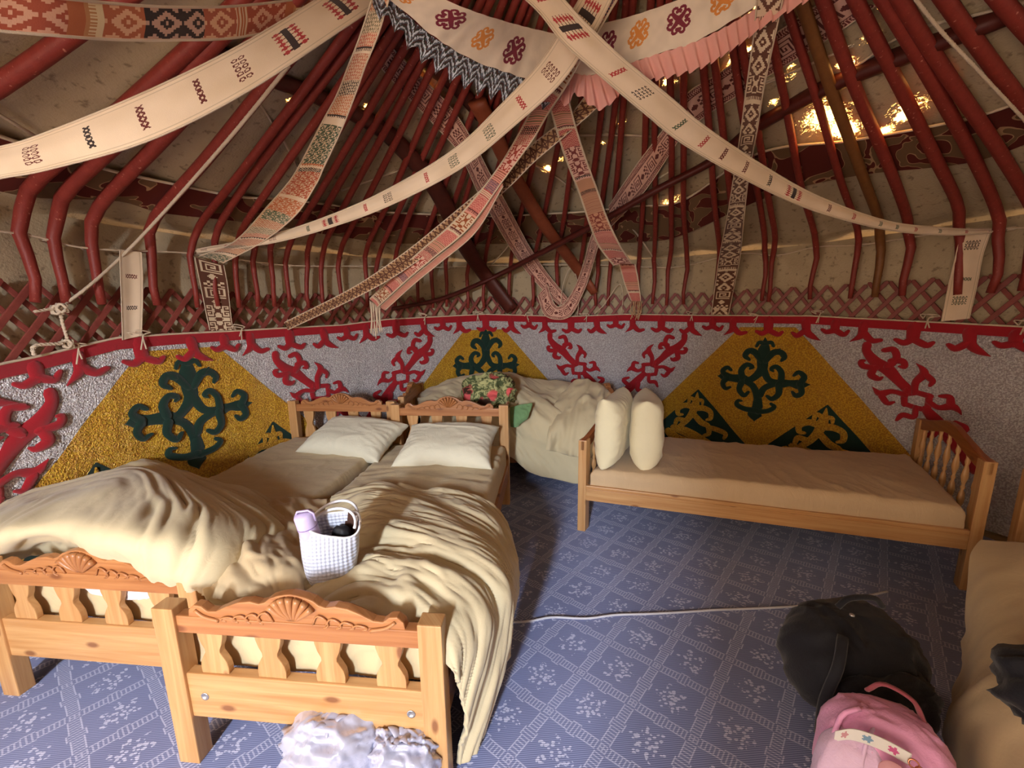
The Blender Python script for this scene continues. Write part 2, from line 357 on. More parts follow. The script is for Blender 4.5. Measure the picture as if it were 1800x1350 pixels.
TH0, TH1 = R(-118), R(118)
nu, nv = 220, 16
th = np.linspace(TH0, TH1, nu)[:, None]; zz = np.linspace(-.01, EAVE_Z+.03, nv)[None]
rr_ = RW+.09+.012*np.sin(th*19)+0*zz+.01*np.sin(th*47+zz*3)
V = np.stack([CX+rr_*np.sin(th), CY+rr_*np.cos(th), zz+0*th], -1).reshape(-1, 3)
wall = mesh('wall_front', V, gridfaces(nu, nv)[:, ::-1], FELT); wall['kind'] = 'structure'
# unseen felt wall behind the camera, height and jamb shaped to block doorway daylight
th = np.linspace(R(118), R(199.4), 90)[:, None]; zz = np.linspace(-.01, 1, 12)[None]*(1.6+.55*np.clip((th-R(150))/R(12), 0, 1)); rr_ = RW+.09+.012*np.sin(th*19)+0*zz
V = np.stack([CX+rr_*np.sin(th), CY+rr_*np.cos(th), zz+0*th], -1).reshape(-1, 3)
wb = mesh('wall_back_blocker', V, gridfaces(90, 12)[:, ::-1], FELT); wb['kind'] = 'structure'
jb = tube('trim_1', [pol(R(199.6), RW+.09, 0), pol(R(199.6), RW+.09, 1.0), pol(R(199.6), RW+.09, 2.05)], .035, PINE, None, 8, 0); jb['kind'] = 'structure'
# roof felt as a surface of revolution all round
def felt_roof(th, r): return roof_z(r)+.055
nu, nr = 900, 220
th = np.linspace(-math.pi, math.pi, nu+1)[:-1][:, None]
pr = [(RW+.13, EAVE_Z-.14), (RW+.12, EAVE_Z+.02), (RW+.06, EAVE_Z+.06)]
rs = np.r_[[p[0] for p in pr], np.linspace(EAVE_R-.02, .06, nr)][None]; zs = np.r_[[p[1] for p in pr], [roof_z(r)+.062 for r in np.linspace(EAVE_R-.02, .06, nr)]][None]
sag = .018*np.sin(th*30)*(rs > 1)+.02*vnoise(np.sin(th)*rs*2.2+9, np.cos(th)*rs*2.2+9)
V = np.stack([CX+rs*np.sin(th), CY+rs*np.cos(th), zs+0*th+sag], -1).reshape(-1, 3)
roof = mesh('ceiling', V, gridfaces(nu, rs.shape[1], True), FELT); roof['kind'] = 'structure'
glints = [(1340, 5, 9, 1), (1318, 28, 4, .8), (1530, 66, 13, .55), (1545, 18, 9, .4), (1448, 212, 26, .8), (1480, 232, 18, 1), (1440, 190, 16, .6), (1500, 182, 10, .45), (1645, 130, 10, .9), (1598, 192, 22, .6), (1593, 203, 11, 1),
          (1556, 228, 9, .9), (1487, 112, 10, .9), (1360, 178, 7, .7), (1388, 133, 10, .55), (1392, 120, 6, .7), (1238, 95, 14, .55), (1290, 105, 9, .9), (1285, 125, 12, .7), (1317, 93, 7, 1), (962, 297, 7, 1.1), (985, 280, 8, .6),
          (1095, 216, 6, .9), (1120, 222, 4, .7), (1060, 250, 6, .6), (716, 147, 8, .9), (742, 150, 9, .9), (745, 165, 8, .8), (644, 186, 6, .55), (509, 177, 4, 1), (1172, 142, 7, .9), (1188, 145, 5, .8), (1152, 85, 8, .5),
          (1178, 355, 14, .7), (1195, 368, 8, .6), (1262, 333, 9, .8), (1240, 342, 8, .5), (1345, 258, 3, .9), (1362, 177, 5, .9), (1100, 330, 5, .6), (1200, 392, 5, .9)]
tv = np.zeros(len(V))
for u_, v_, s_, w_ in glints:
    P = onC(u_, v_, -.06); sg = s_/F*np.linalg.norm(P-EYE)*.8; d2 = ((V-P)**2).sum(1); tv = np.maximum(tv, w_*np.exp(-d2/(2*sg*sg)))
at = roof.data.attributes.new('thin', 'FLOAT', 'POINT'); at.data.foreach_set('value', tv.astype(np.float32))

# dark ornamented strip sewn to the roof felt, its rims picked out in cord
top_px = [(-60, 215), (60, 255), (210, 300), (400, 340), (490, 347), (600, 360), (700, 372), (850, 378), (1000, 372), (1120, 360), (1200, 350), (1330, 268), (1500, 243), (1700, 205), (1860, 150)]
bot_px = [(-60, 320), (60, 345), (210, 352), (300, 375), (490, 397), (600, 415), (700, 427), (850, 428), (1000, 425), (1120, 424), (1200, 412), (1350, 345), (1500, 308), (1700, 285), (1860, 230)]
A = crom([onC(u, v, -.045) for u, v in top_px], 150); B = crom([onC(u, v, -.045) for u, v in bot_px], 150)
def lay(P, off):
    r = np.hypot(P[..., 0]-CX, P[..., 1]-CY); Q = P.copy(); Q[..., 2] = np.where(r < EAVE_R, EAVE_Z+(EAVE_R-r)*SLOPE+off, P[..., 2]); return Q
G = np.stack([A+(B-A)*t for t in np.linspace(0, 1, 9)], 1); V = lay(G, .04).reshape(-1, 3)
mesh('ornament_strip', V, gridfaces(150, 9), STRIP, roof)
tube('seam_cord', lay(A, .036), .008, CREAMCORD, roof, 6, 0)
for pts in ([(-20, 190), (60, 238)], [(455, 180), (500, 250), (535, 320)], [(600, 335), (700, 300), (745, 285)], [(1010, 238), (1110, 238), (1210, 246)], [(870, 262), (960, 300), (1010, 335)], [(1030, 400), (1100, 350), (1180, 300)],
            [(1075, 385), (1110, 400), (1160, 470)], [(1200, 205), (1290, 165), (1380, 130)], [(1340, 150), (1420, 115), (1500, 80)], [(1500, 120), (1590, 60), (1690, 30)], [(830, 300), (870, 330)], [(1700, 30), (1800, 5)], [(860, 470), (895, 430), (905, 400)]):
    P = [onC(u, v, -.05) for u, v in pts]; tube('seam_cord', P, .007, CREAMCORD, roof, 6, 10)

# roof poles: one mesh, turned about the axis of the tent
def pole_mesh(seed, fat=1.):
    rg = np.random.default_rng(seed)
    P = [(RW-.05, 1.62), (RW-.05, 1.78), (RW-.055, 1.93), (RW-.085, 2.03), (2.82, roof_z(2.82)+.005), (2.3, roof_z(2.3)), (1.6, roof_z(1.6)), (1.0, roof_z(1.0)), (.72, roof_z(.72))]
    P = [np.array([rg.normal(0, .009), r, z+rg.normal(0, .004)]) for r, z in P]
    rad = [.016, .018, .020, .022, .022, .022, .021, .020, .018]
    Q = crom(np.c_[P, np.array(rad)*fat], 26); V, Fc = tube_geo(Q[:, :3], Q[:, 3], 8); return V, Fc
protos = {}
pole_u = [45, 97, 160, 260, 337, 372, 410, 441, 471, 505, 537, 563, 593, 640, 663, 692, 733, 757, 782, 823, 850, 895, 936, 978, 1020, 1050, 1072, 1122, 1150, 1178, 1207, 1265, 1290, 1347, 1363, 1435, 1508, 1548, 1597, 1690, 1757]
thetas = [ang(onW(u, 465 if 480 < u < 1250 else 440, RW-.05)) for u in pole_u]
thetas = [R(a) for a in (-104, -96, -90, -84.5)]+thetas+[R(a) for a in (67.8, 71.5, 75.5, 80, 85, 90, 96)]
for k, a in enumerate(thetas):
    near = a < R(-66) or a > R(52); key = (near, k % 5)
    if key not in protos:
        V, Fc = pole_mesh(k, 1.35 if near else 1.); o = mesh('roof_pole', V, Fc, STICK, roof); protos[key] = o.data
    else:
        o = bpy.data.objects.new('roof_pole', protos[key]); link(o, roof)
    o.matrix_basis = Matrix.LocRotScale(Vector((CX, CY, random.uniform(-.008, .008))), Euler((0, 0, -a)), None)
    o.rotation_euler.z += 0
    if 1545 < (pole_u[k-4] if 4 <= k < 4+len(pole_u) else 0) < 1550:
        o.data = o.data.copy(); o.data.materials.clear(); o.data.materials.append(BROWNSTICK); o['label'] = 'bare brown unpainted pole'
# crown wheel the poles run into
a = np.linspace(0, 2*math.pi, 73)
V, Fc = tube_geo(np.array([pol(x, .74, roof_z(.74)+.0) for x in a[:-1]]+[pol(0, .74, roof_z(.74))]), .05, 10)
crown = mesh('crown_wheel', V, Fc, BEAM, roof)
for k in range(6):
    s = [(-.24, 0, .24)[k % 3], 0]
    d = np.array([1, 0, 0]) if k < 3 else np.array([0, 1, 0]); e = np.array([0, 1, 0]) if k < 3 else np.array([1, 0, 0])
    L = math.sqrt(.74**2-s[0]**2); c0 = np.array([CX, CY, roof_z(.74)]); P = [c0+e*s[0]+d*t*L+np.array([0, 0, .05*(1-t*t)]) for t in np.linspace(-1, 1, 7)]
    tube('spoke', P, .016, BEAM, crown, 6, 12)

# lattice: short slats both ways, all one mesh per direction, turned about the axis
for layer, (lean, rad, w) in enumerate(((.62, RW+.015, .030), (-.62, RW+.038, .026))):
    L = .70; ax = np.array([math.sin(lean), 0, math.cos(lean)]); ay = np.array([math.cos(lean), 0, -math.sin(lean)])
    me = None; n = 84
    for k in range(n):
        a = R(-98)+k*R(196)/n+layer*R(.6)
        if me is None:
            o = prism('lattice_slat', (0, rad, 1.45), ax, ay, Y_, [(-L/2, -w/2), (L/2-.01, -w/2), (L/2, 0), (L/2-.01, w/2), (-L/2, w/2)], .014, LATT, wall, .003); me = o.data
        else: o = link(bpy.data.objects.new('lattice_slat', me), wall)
        o.matrix_basis = Matrix.LocRotScale(Vector((CX, CY, random.uniform(-.012, .012))), Euler((0, 0, -a)), None)

# lashing rope that runs round the poles at the bend, with a turn round each pole
rp = []
rope_px = [(-40, 402), (60, 415), (160, 437), (345, 446), (500, 466), (640, 468), (760, 470), (900, 466), (1050, 466), (1150, 470), (1200, 468), (1300, 446), (1365, 449), (1435, 434), (1508, 431), (1597, 418), (1690, 404), (1757, 402), (1840, 398)]
RP = crom([onW(u, v, RW-.062) for u, v in rope_px], 150)
turns = []
for a in thetas:
    k = np.argmin([abs(ang(p)-a) for p in RP]); c0 = RP[k]
    if abs(ang(c0)-a) > R(1.5): continue
    t = np.linspace(0, 2*math.pi*1.5, 14); rad = .030
    out = np.array([math.sin(a), math.cos(a), 0]); tan = np.array([math.cos(a), -math.sin(a), 0])
    turns.append(tube_geo(np.array([c0+out*.03+out*(-rad*math.cos(x))+tan*rad*math.sin(x)+np.array([0, 0, (x/9-.5)*.02]) for x in t]), .0045, 5))
o = mesh('lashing_rope', *join_geo([tube_geo(RP, .0055, 6)]+turns), CREAMCORD); tag(o, 'thin cream lashing rope running round the red roof poles at their bend', 'rope')

# ------------------------------------------------------------------ wall hanging with appliqué
S_top = [(-60, 655), (0, 640), (60, 628), (200, 595), (300, 588), (400, 583), (600, 572), (680, 562), (850, 553), (1000, 557), (1100, 553), (1240, 555), (1430, 556), (1500, 560), (1700, 570), (1800, 575), (1860, 580)]
_s = [ang(onW(u, v))*RW for u, v in S_top]; _z = [onW(u, v)[2] for u, v in S_top]
def ztop(s): return np.interp(s, _s, _z)
def band_pt(s, z, off=0.):
    s = np.asarray(s, float); z = np.asarray(z, float); h = ztop(s)-z
    r = RW-.015-off-.014*np.clip(h, 0, 1)*np.sin(s*7.5+np.sin(s*3))-.006*np.clip(h*2, 0, 1)*np.sin(s*23+z*2)
    return np.stack([CX+r*np.sin(s/RW), CY+r*np.cos(s/RW), z], -1)
hang = empty('wall_hanging', (CX, CY+RW-.05, 0), label='long silver and gold appliqué wall hanging with red scroll border round the tent wall', cat='wall hanging')
s = np.linspace(-5.2, 4.9, 340)[:, None]; t = np.linspace(0, 1, 26)[None]; zt = ztop(s)
V = band_pt(s+0*t, zt+(-.0-zt)*t+.004).reshape(-1, 3)
mesh('silver_ground', V, gridfaces(340, 26), SILVER, hang)
def sz(u, v): P = onW(u, v); return ang(P)*RW, P[2]
# gold panels
CENT = [-3.42, -.76, 2.15]
for c0 in CENT:
    hw = lambda z: .27+np.clip(1.30-z, 0, 2)*(.86 if c0 > -3 else .72)
    zt = min(1.38, float(ztop(c0))-.10); zr = np.linspace(zt, 0.02, 30)[:, None]; x = np.linspace(-1, 1, 40)[None]
    w_ = .22+np.clip(zt-zr, 0, 2)*.86
    o = mesh('gold_panel', band_pt(c0+x*w_, zr+0*x, .005).reshape(-1, 3), gridfaces(30, 40), GOLD, hang)
# appliqué strokes
def stroke_geo(pts, off, to_sz, n=None):
    """pts: (x, y, width) in source units; to_sz maps x,y,width -> (s, z, w)"""
    Q = np.array([to_sz(*p) for p in pts]); k = max(8, 5*len(pts)) if n is None else n
    Q = crom(Q, k); T = np.gradient(Q[:, :2], axis=0); T /= np.linalg.norm(T, axis=1)[:, None]+1e-9; Nn = np.c_[-T[:, 1], T[:, 0]]
    rows = []
    Q[:, 2] = np.maximum(Q[:, 2], .002)
    ext = [(-.0, 0)]
    st = np.vstack([Q[0]-np.r_[T[0]*Q[0, 2]*.5, 0], Q[0]-np.r_[T[0]*Q[0, 2]*.35, 0]]); en = np.vstack([Q[-1]+np.r_[T[-1]*Q[-1, 2]*.35, 0], Q[-1]+np.r_[T[-1]*Q[-1, 2]*.5, 0]])
    W = np.r_[Q[0, 2]*.02, Q[0, 2]*.72, Q[:, 2], Q[-1, 2]*.72, Q[-1, 2]*.02]; C = np.vstack([st[:, :2], Q[:, :2], en[:, :2]]); NN = np.vstack([Nn[0], Nn[0], Nn, Nn[-1], Nn[-1]])
    for a_, h in ((-.5, -.003), (-.42, .003), (0, .006), (.42, .003), (.5, -.003)):
        rows.append(band_pt(C[:, 0]+NN[:, 0]*W*a_, C[:, 1]+NN[:, 1]*W*a_, off+h))
    return np.stack(rows, 1).reshape(-1, 3), gridfaces(len(C), 5)
GM = [  # green medallion, measured in a 4.5x crop at (1140, 550)
 [(925, 195, 6), (925, 240, 42), (915, 300, 75), (905, 380, 70), (900, 440, 62), (862, 488, 50), (800, 528, 45), (740, 518, 62), (660, 510, 50), (600, 500, 62), (550, 498, 5)],
 [(905, 430, 50), (945, 520, 42), (1000, 550, 45), (1060, 557, 62), (1120, 555, 45), (1200, 565, 64), (1282, 565, 5)],
 [(770, 535, 42), (830, 580, 42), (862, 660, 48), (866, 740, 60)], [(1010, 555, 42), (920, 592, 40), (880, 650, 45)],
 [(865, 700, 55), (852, 765, 58), (840, 805, 84), (838, 850, 8)],
 [(925, 245, 30), (880, 232, 26), (858, 262, 20)], [(925, 245, 30), (972, 232, 26), (992, 262, 20)],
 [(895, 380, 34), (845, 312, 44), (795, 300, 40), (768, 338, 36), (800, 368, 20)], [(930, 380, 34), (990, 315, 44), (1048, 312, 40), (1076, 348, 38), (1055, 376, 20)],
 [(838, 312, 34), (800, 280, 5)], [(1005, 312, 34), (1046, 280, 5)],
 [(745, 510, 42), (738, 450, 38), (780, 407, 32), (826, 425, 28), (806, 440, 16)], [(1050, 545, 42), (1052, 470, 38), (1012, 424, 32), (975, 442, 28), (988, 458, 16)],
 [(622, 500, 40), (590, 458, 34), (625, 428, 28), (656, 447, 22)], [(620, 512, 40), (590, 552, 34), (610, 592, 28), (650, 582, 16)],
 [(1200, 560, 42), (1238, 505, 38), (1195, 466, 30), (1157, 490, 22)], [(1210, 575, 42), (1216, 630, 36), (1172, 650, 34), (1143, 622, 20)],
 [(740, 545, 42), (722, 600, 34), (758, 648, 30), (793, 622, 20)], [(1035, 565, 45), (1030, 640, 38), (980, 678, 32), (942, 655, 22)],
 [(852, 768, 42), (772, 755, 34), (706, 720, 32), (712, 688, 24), (742, 690, 12)], [(868, 778, 36), (950, 770, 32), (998, 740, 28), (972, 716, 20)]]
u0 = lambda x, y: sz(1140+x*400/1800, 550+y*260/1170)
c_s, c_z = u0(880, 540)
def medal(c0, zc, k=1.):
    def f(x, y, w):
        a, b = u0(x, y); a2, b2 = u0(x, y+w); return (c0+(a-c_s)*k, zc+(b-c_z)*k, abs(b2-b)*k*1.12)
    return join_geo([stroke_geo(p, .008+.0007*i, f) for i, p in enumerate(GM)])
for c0, zc in zip(CENT, (.86, .97, c_z)): mesh('green_medallion', *medal(c0 if c0 < 2 else c_s, zc), GREEN, hang)
# green corner squares standing on their points, gold scrolls laid on them
GS = [[(388, 628, 8), (382, 680, 36), (368, 730, 62), (345, 790, 50), (300, 850, 42), (250, 890, 36)], [(372, 690, 34), (330, 672, 28), (318, 708, 24)], [(385, 690, 34), (425, 690, 26), (428, 718, 20)],
      [(355, 745, 44), (290, 728, 42), (236, 752, 38), (236, 795, 32), (268, 800, 20)], [(375, 750, 48), (440, 752, 44), (490, 780, 38), (492, 830, 32), (462, 842, 20)], [(290, 850, 40), (232, 835, 34), (212, 872, 28)],
      [(350, 790, 40), (415, 860, 48), (470, 890, 40), (478, 950, 34), (440, 965, 22)], [(480, 900, 36), (560, 925, 40), (612, 950, 36), (600, 985, 24)], [(200, 900, 50), (280, 930, 70), (400, 990, 70), (500, 1060, 80)], [(160, 930, 60), (240, 1000, 80), (400, 1060, 90)]]
apx = u0(395, 605)
for c0, sgns in ((CENT[0], (-1, 1)), (c_s, (-1, 1)), (CENT[1], (-1, 1))):
    for sg in sgns:
        cc0 = c0+sg*abs(c_s-apx[0]); z0_ = apx[1]-(.03 if c0 < -3 else 0)+(-.02 if sg > 0 else 0)
        zr = np.linspace(z0_, .04, 26)[:, None]; xx = np.linspace(-1, 1, 24)[None]
        o = mesh('green_corner_square', band_pt(cc0+xx*(.004+.90*(z0_-zr)), zr+0*xx, .0085).reshape(-1, 3), gridfaces(26, 24), GREEN, hang)
        def f(x, y, w):
            a, b = u0(x, y); b2 = u0(x, y+w)[1]; return (cc0+(a-apx[0]), b+z0_-apx[1], abs(b2-b))
        mesh('gold_scroll', *join_geo([stroke_geo(p, .012+.0006*i, f) for i, p in enumerate(GS)]), GOLD, o, keep=False)
RX = [  # red branch, measured in a 5.6x crop at (920, 540)
 [(242, 272, 66), (246, 320, 64), (300, 385, 86), (370, 430, 92), (430, 495, 72), (500, 560, 70)],
 [(478, 552, 44), (540, 556, 44), (602, 562, 44)], [(596, 560, 44), (598, 610, 44), (594, 660, 44)], [(600, 652, 44), (540, 654, 40), (478, 646, 40)], [(480, 650, 40), (474, 600, 44), (480, 550, 40)],
 [(590, 650, 60), (640, 705, 84), (700, 770, 95), (780, 850, 105), (850, 930, 110)],
 [(370, 410, 62), (408, 350, 52), (388, 292, 50), (340, 300, 42)], [(385, 370, 50), (440, 365, 50), (455, 400, 42), (430, 402, 22)],
 [(310, 425, 50), (240, 425, 50), (222, 395, 44), (240, 385, 24)], [(300, 430, 52), (288, 480, 58), (330, 500, 44), (350, 488, 20)],
 [(522, 560, 44), (522, 490, 50), (556, 430, 62), (545, 395, 40), (512, 366, 5)], [(570, 435, 50), (602, 462, 42), (595, 492, 28)],
 [(600, 600, 40), (650, 622, 40), (705, 600, 58), (740, 618, 30), (756, 638, 5)], [(700, 585, 50), (690, 545, 42), (650, 548, 28)],
 [(480, 585, 42), (410, 575, 40), (350, 600, 56), (305, 562, 5)], [(360, 615, 48), (395, 658, 42), (428, 645, 20)],
 [(540, 650, 40), (536, 715, 42), (480, 720, 45), (455, 760, 25)], [(720, 770, 52), (785, 715, 46), (735, 690, 30)], [(640, 740, 60), (640, 800, 50), (590, 810, 40)]]
v0 = lambda x, y: sz(920+x*320/1800, 540+y*160/900)
v_s = (v0(533, 600)[0]+v0(1265, 610)[0])/2
for c0, side in ((v_s, 1), (v_s, -1), (-2.08, 1), (-2.08, -1), (v_s+2.88, 1), (-2.08-2.72, -1)):
    def f(x, y, w, side=side, c0=c0):
        a, b = v0(x, y); b2 = v0(x, y+w)[1]; return (c0+side*(a-v_s)*.97, b+float(ztop(c0+side*(a-v_s))-ztop(a)), abs(b2-b)*.80)
    mesh('red_scroll_branch', *join_geo([stroke_geo(p, .007+.0006*i, f) for i, p in enumerate(RX)]), RED, hang)
# red top border: plain strip and hanging scrolls
s = np.linspace(-5.2, 4.9, 400)[:, None]; t = np.array([0., .003, .03, .067])[None]
mesh('red_border', band_pt(s+0*t, ztop(s)-t, .012).reshape(-1, 3), gridfaces(400, 4), RED, hang)
BS = [[(210, 130, 66), (205, 205, 55), (148, 255, 6)], [(215, 190, 60), (265, 238, 46), (312, 232, 32)], [(470, 130, 84), (470, 205, 74)], [(465, 215, 50), (430, 240, 46), (388, 222, 30)], [(480, 215, 50), (540, 240, 46), (568, 220, 30)],
      [(722, 130, 74), (735, 205, 60), (775, 240, 46), (825, 262, 6)], [(715, 205, 50), (672, 240, 46), (640, 222, 30)], [(912, 120, 70), (912, 170, 62)], [(905, 175, 50), (862, 192, 42), (832, 178, 28)], [(920, 175, 50), (968, 198, 42), (995, 168, 28)]]
geo = []
for k in range(-6, 6):
    def f(x, y, w, k=k):
        a, b = v0(x, y); b2 = v0(x, y+w)[1]; aa = a+k*.967; return (aa, b+float(ztop(aa)-ztop(a)), abs(b2-b)*.88)
    if -5.2 < v0(500, 200)[0]+k*.967 < 4.6: mesh('border_scroll', *join_geo([stroke_geo(p, .010+.0005*i, f) for i, p in enumerate(BS)]), RED, hang)
s = np.linspace(-5.2, 4.9, 300); mesh('edge_piping', *tube_geo(band_pt(s, ztop(s)+.004, .01), .007, 6), CREAMCORD, hang)
# tie loops
def tie(u, v, parent, n=2):
    P = onW(u, v, RW-.03); g = []
    for k in range(n):
        d = random.uniform(-.04, .05); h = random.uniform(.02, .045)
        out = -np.array([P[0]-CX, P[1]-CY, 0])/RW*.02; tan = np.array([(P[1]-CY)/RW, -(P[0]-CX)/RW, 0])
        g.append(tube_geo(crom([P+out*.2+tan*-.02, P+out+tan*(d-.04)+np.array([0, 0, h]), P+out*1.5+tan*(d+.03)+np.array([0, 0, h*.6]), P+out+tan*.01, P+out*1.4+tan*d*.6-np.array([0, 0, random.uniform(.03, .09)])], 18), .0042, 5))
    mesh('tie_cord', *join_geo(g), CREAMCORD, parent)
for u, v in ((130, 612), (245, 590), (420, 580), (745, 556), (838, 553), (1030, 556), (1122, 552), (1215, 553), (1440, 552), (1630, 560), (1800, 572), (925, 556), (1330, 556)): tie(u, v, hang)

# ------------------------------------------------------------------ woven tension bands
def hexc(*c): return np.array(srgb(*c))
CREAM, CREAM2 = hexc(226, 202, 172), hexc(216, 190, 158)
MAR, PNK, BRN, TAN, BLK, ORG, GRN, RD = hexc(96, 30, 30), hexc(226, 176, 156), hexc(92, 48, 30), hexc(224, 200, 168), hexc(36, 26, 28), hexc(188, 104, 62), hexc(72, 88, 66), hexc(172, 48, 52)
HOOK = ["######....######", "#....#....#....#", "#.##.#....#.##.#", "#..#.##..##.#..#", "####..####..####", "......####......", "####..####..####", "#..#.##..##.#..#", "#.##.#....#.##.#", "#....#....#....#", "######....######", "......####......", ".....######.....", "......####......"]
GEO = ["................", "..############..", "..#..........#..", "..#..######..#..", "..#..#....#..#..", "..#..#..###..#..", "..#..#.......#..", "..#..#########..", "..#.............", "..############..", "................", ".......##.......", "......####......", ".....######.....", "......####......", ".......##.......", "................", "....##..##..##..", "....##..##..##..", "..##..##..##....", "..##..##..##....", "....##..##..##.."]
DIA = ["#......##......#", "..............##", "##.....##.....##", "###...####...###", "##...######...##", "#...###..###...#", "...###....###...", "..###..##..###..", "...###....###...", "#...###..###...#", "##...######...##", "###...####...###"]
SCR = ["..#.....", "..#.###.", "..#...#.", ".#..#.#.", "#...##..", ".###...#"]
def bmp(B, S, T, cs, ct, s0=0., t0=0.):
    A_ = np.array([[ch == '#' for ch in r] for r in B]); return A_[(np.floor((S-s0)/cs).astype(int)) % A_.shape[0], (np.floor((T-t0)/ct).astype(int)) % A_.shape[1]]
def pat_white(seed, w=.17):
    rg = np.random.default_rng(seed)
    def f(S, T):
        C = CREAM+(vnoise(S*9, T*3+seed)[..., None]-.5)*.09; x = (T-.5)*w
        ln = (abs(abs(T-.5)-.40) < .012); C = np.where(ln[..., None], C*.72, C)
        s = .06+rg.uniform(0, .1)
        while s < S.max():
            kind = rg.integers(0, 4); d = S-s
            if kind <= 1:
                c = [MAR, BLK, RD, GRN][rg.integers(0, 4)]; m = (abs(d) < .012) & (abs(x) < w*.27); cell_ = w*.54/5; q = ((x+w*.27)/cell_) % 1; p = (d+.012)/.024
                m &= (abs(q-p) < .22) | (abs(q-(1-p)) < .22); C = np.where(m[..., None], c, C); s += rg.uniform(.13, .22)
            elif kind == 2:
                m = (abs(d) < .06) & (abs(x) < w*.30); q = ((x+w*.30)/(w*.6/6)) % 1; lnm = abs(q-.5) < .12
                bul = abs(q-.5) < .5*np.clip(1-abs(abs(d)-.042)/.02, 0, 1); blk = abs(d) < .014
                C = np.where((m & (lnm | bul))[..., None], np.where(bul[..., None], RD, MAR*.7), C); C = np.where((m & blk)[..., None], BLK*1.5, C); s += rg.uniform(.2, .3)
            else:
                m = (abs(d) < .03) & (abs(x) < w*.28); q = ((x+w*.28)/(w*.56/5)) % 1; e = ((q-.5)/.38)**2+(((d+.03) % .03-.015)/.014)**2
                c = [BLK, MAR, GRN*.8][rg.integers(0, 3)]; C = np.where((m & (e < 1) & (e > .3))[..., None], c, C); s += rg.uniform(.18, .28)
        return C
    return f
def pat_sections(secs, border, bw=.09):
    tot = sum(x[0] for x in secs)
    def f(S, T):
        C = np.zeros(S.shape+(3,)); s0 = 0.; SS = S % tot
        for L, kind, a, b in secs:
            m = (SS >= s0) & (SS < s0+L); d = SS-s0; col = None
            zig = abs(((T*9) % 1)-.5)*.02
            if kind == 'chev': v_ = (((d+zig)/.014) % 1) < .5
            elif kind == 'stripe': v_ = ((d/.013) % 1) < .38
            elif kind == 'teeth': v_ = (((T*11) % 1) < .5) & (d < L*.6) | (d < L*.25)
            elif kind == 'hook': v_ = bmp(HOOK, d, T, .0085, 1/16)
            elif kind == 'diag': v_ = bmp(SCR, d, T+d*2.2, .006, 1/24)
            elif kind == 'net': v_ = (abs(((d/.011+T*9) % 1)-.5) < .2) | (abs(((d/.011-T*9) % 1)-.5) < .2)
            elif kind == 'geo': v_ = bmp(GEO, d, T, .008, 1/16)
            elif kind == 'dia': v_ = bmp(DIA, d, T, .009, 1/16)
            else: v_ = np.zeros_like(m)
            C = np.where(m[..., None], np.where(v_[..., None], a, b), C); s0 += L
        e = (T < bw) | (T > 1-bw); return np.where(e[..., None], border, C)
    return f
def pat_geo(S, T):
    v_ = bmp(GEO, S, (T-.22)/.56, .0085, 1/16); m = (T > .22) & (T < .78); C = np.where((v_ & m)[..., None], MAR, PNK)
    for e in (T/.2, (1-T)/.2):
        mm = (e < .95) & (e > .15); z = (abs(((S/.022) % 1)-.5)*2); ln = (abs(z-e) < .16) | (abs((1-z)-e) < .16); C = np.where((mm & ln)[..., None], MAR*1.3, C)
        C = np.where(((e > .95) & (e < 1.06))[..., None], MAR, C)
    return C
def pat_lattice(S, T):
    q = (S/.085) % 1; z = abs(q-.5)*2; t = (T-.12)/.76
    ln = (abs(z-t) < .13) | (abs((1-z)-t) < .13) | (abs(q-.5) < .04) | (abs(t-.5) < .05); C = np.where(ln[..., None], BRN*.8, hexc(172, 132, 92))
    e = (T < .12) | (T > .88); w_ = ((S/.03) % 1) < .5; return np.where(e[..., None], np.where(w_[..., None], hexc(216, 176, 140), BRN), C)
P_BROWN = pat_sections([(.12, 'dia', BRN, TAN), (.05, 'teeth', TAN, BRN), (.22, 'dia', TAN, BRN), (.10, 'hook', TAN, BRN), (.06, 'teeth', BRN, TAN), (.2, 'dia', TAN, BRN), (.16, 'geo', TAN, BRN*.9)], BRN*.9, .05)
PK, PK2 = hexc(222, 150, 130), hexc(178, 70, 68)
P_PINK = pat_sections([(.07, 'net', hexc(70, 60, 84), PK), (.05, 'stripe', PK2, CREAM2), (.10, 'chev', PK2, PK), (.04, 'teeth', MAR, PK), (.14, 'hook', hexc(150, 70, 24), CREAM2), (.04, 'teeth', MAR, CREAM2), (.12, 'chev', PK2, PK), (.09, 'stripe', hexc(120, 110, 70), PK),
                       (.05, 'net', BLK, PK), (.06, 'net', PK2, CREAM2), (.16, 'hook', hexc(158, 52, 40), PNK), (.08, 'stripe', hexc(150, 80, 60), PK)], CREAM2, .07)
P_PINK2 = pat_sections([(.03, 'teeth', MAR, PK), (.06, 'stripe', PK2, PK), (.10, 'chev', PK2, PK), (.09, 'stripe', hexc(140, 110, 70), PK), (.03, 'teeth', MAR, CREAM2), (.13, 'chev', RD, PK), (.25, 'hook', hexc(120, 38, 38), PNK), (.03, 'teeth', BLK, PNK), (.10, 'plain', PK, hexc(196, 140, 106)),
                        (.03, 'net', BLK, hexc(196, 140, 106)), (.2, 'stripe', hexc(170, 110, 84), hexc(200, 146, 112)), (.2, 'hook', hexc(140, 52, 36), hexc(212, 150, 116))], CREAM2, .07)
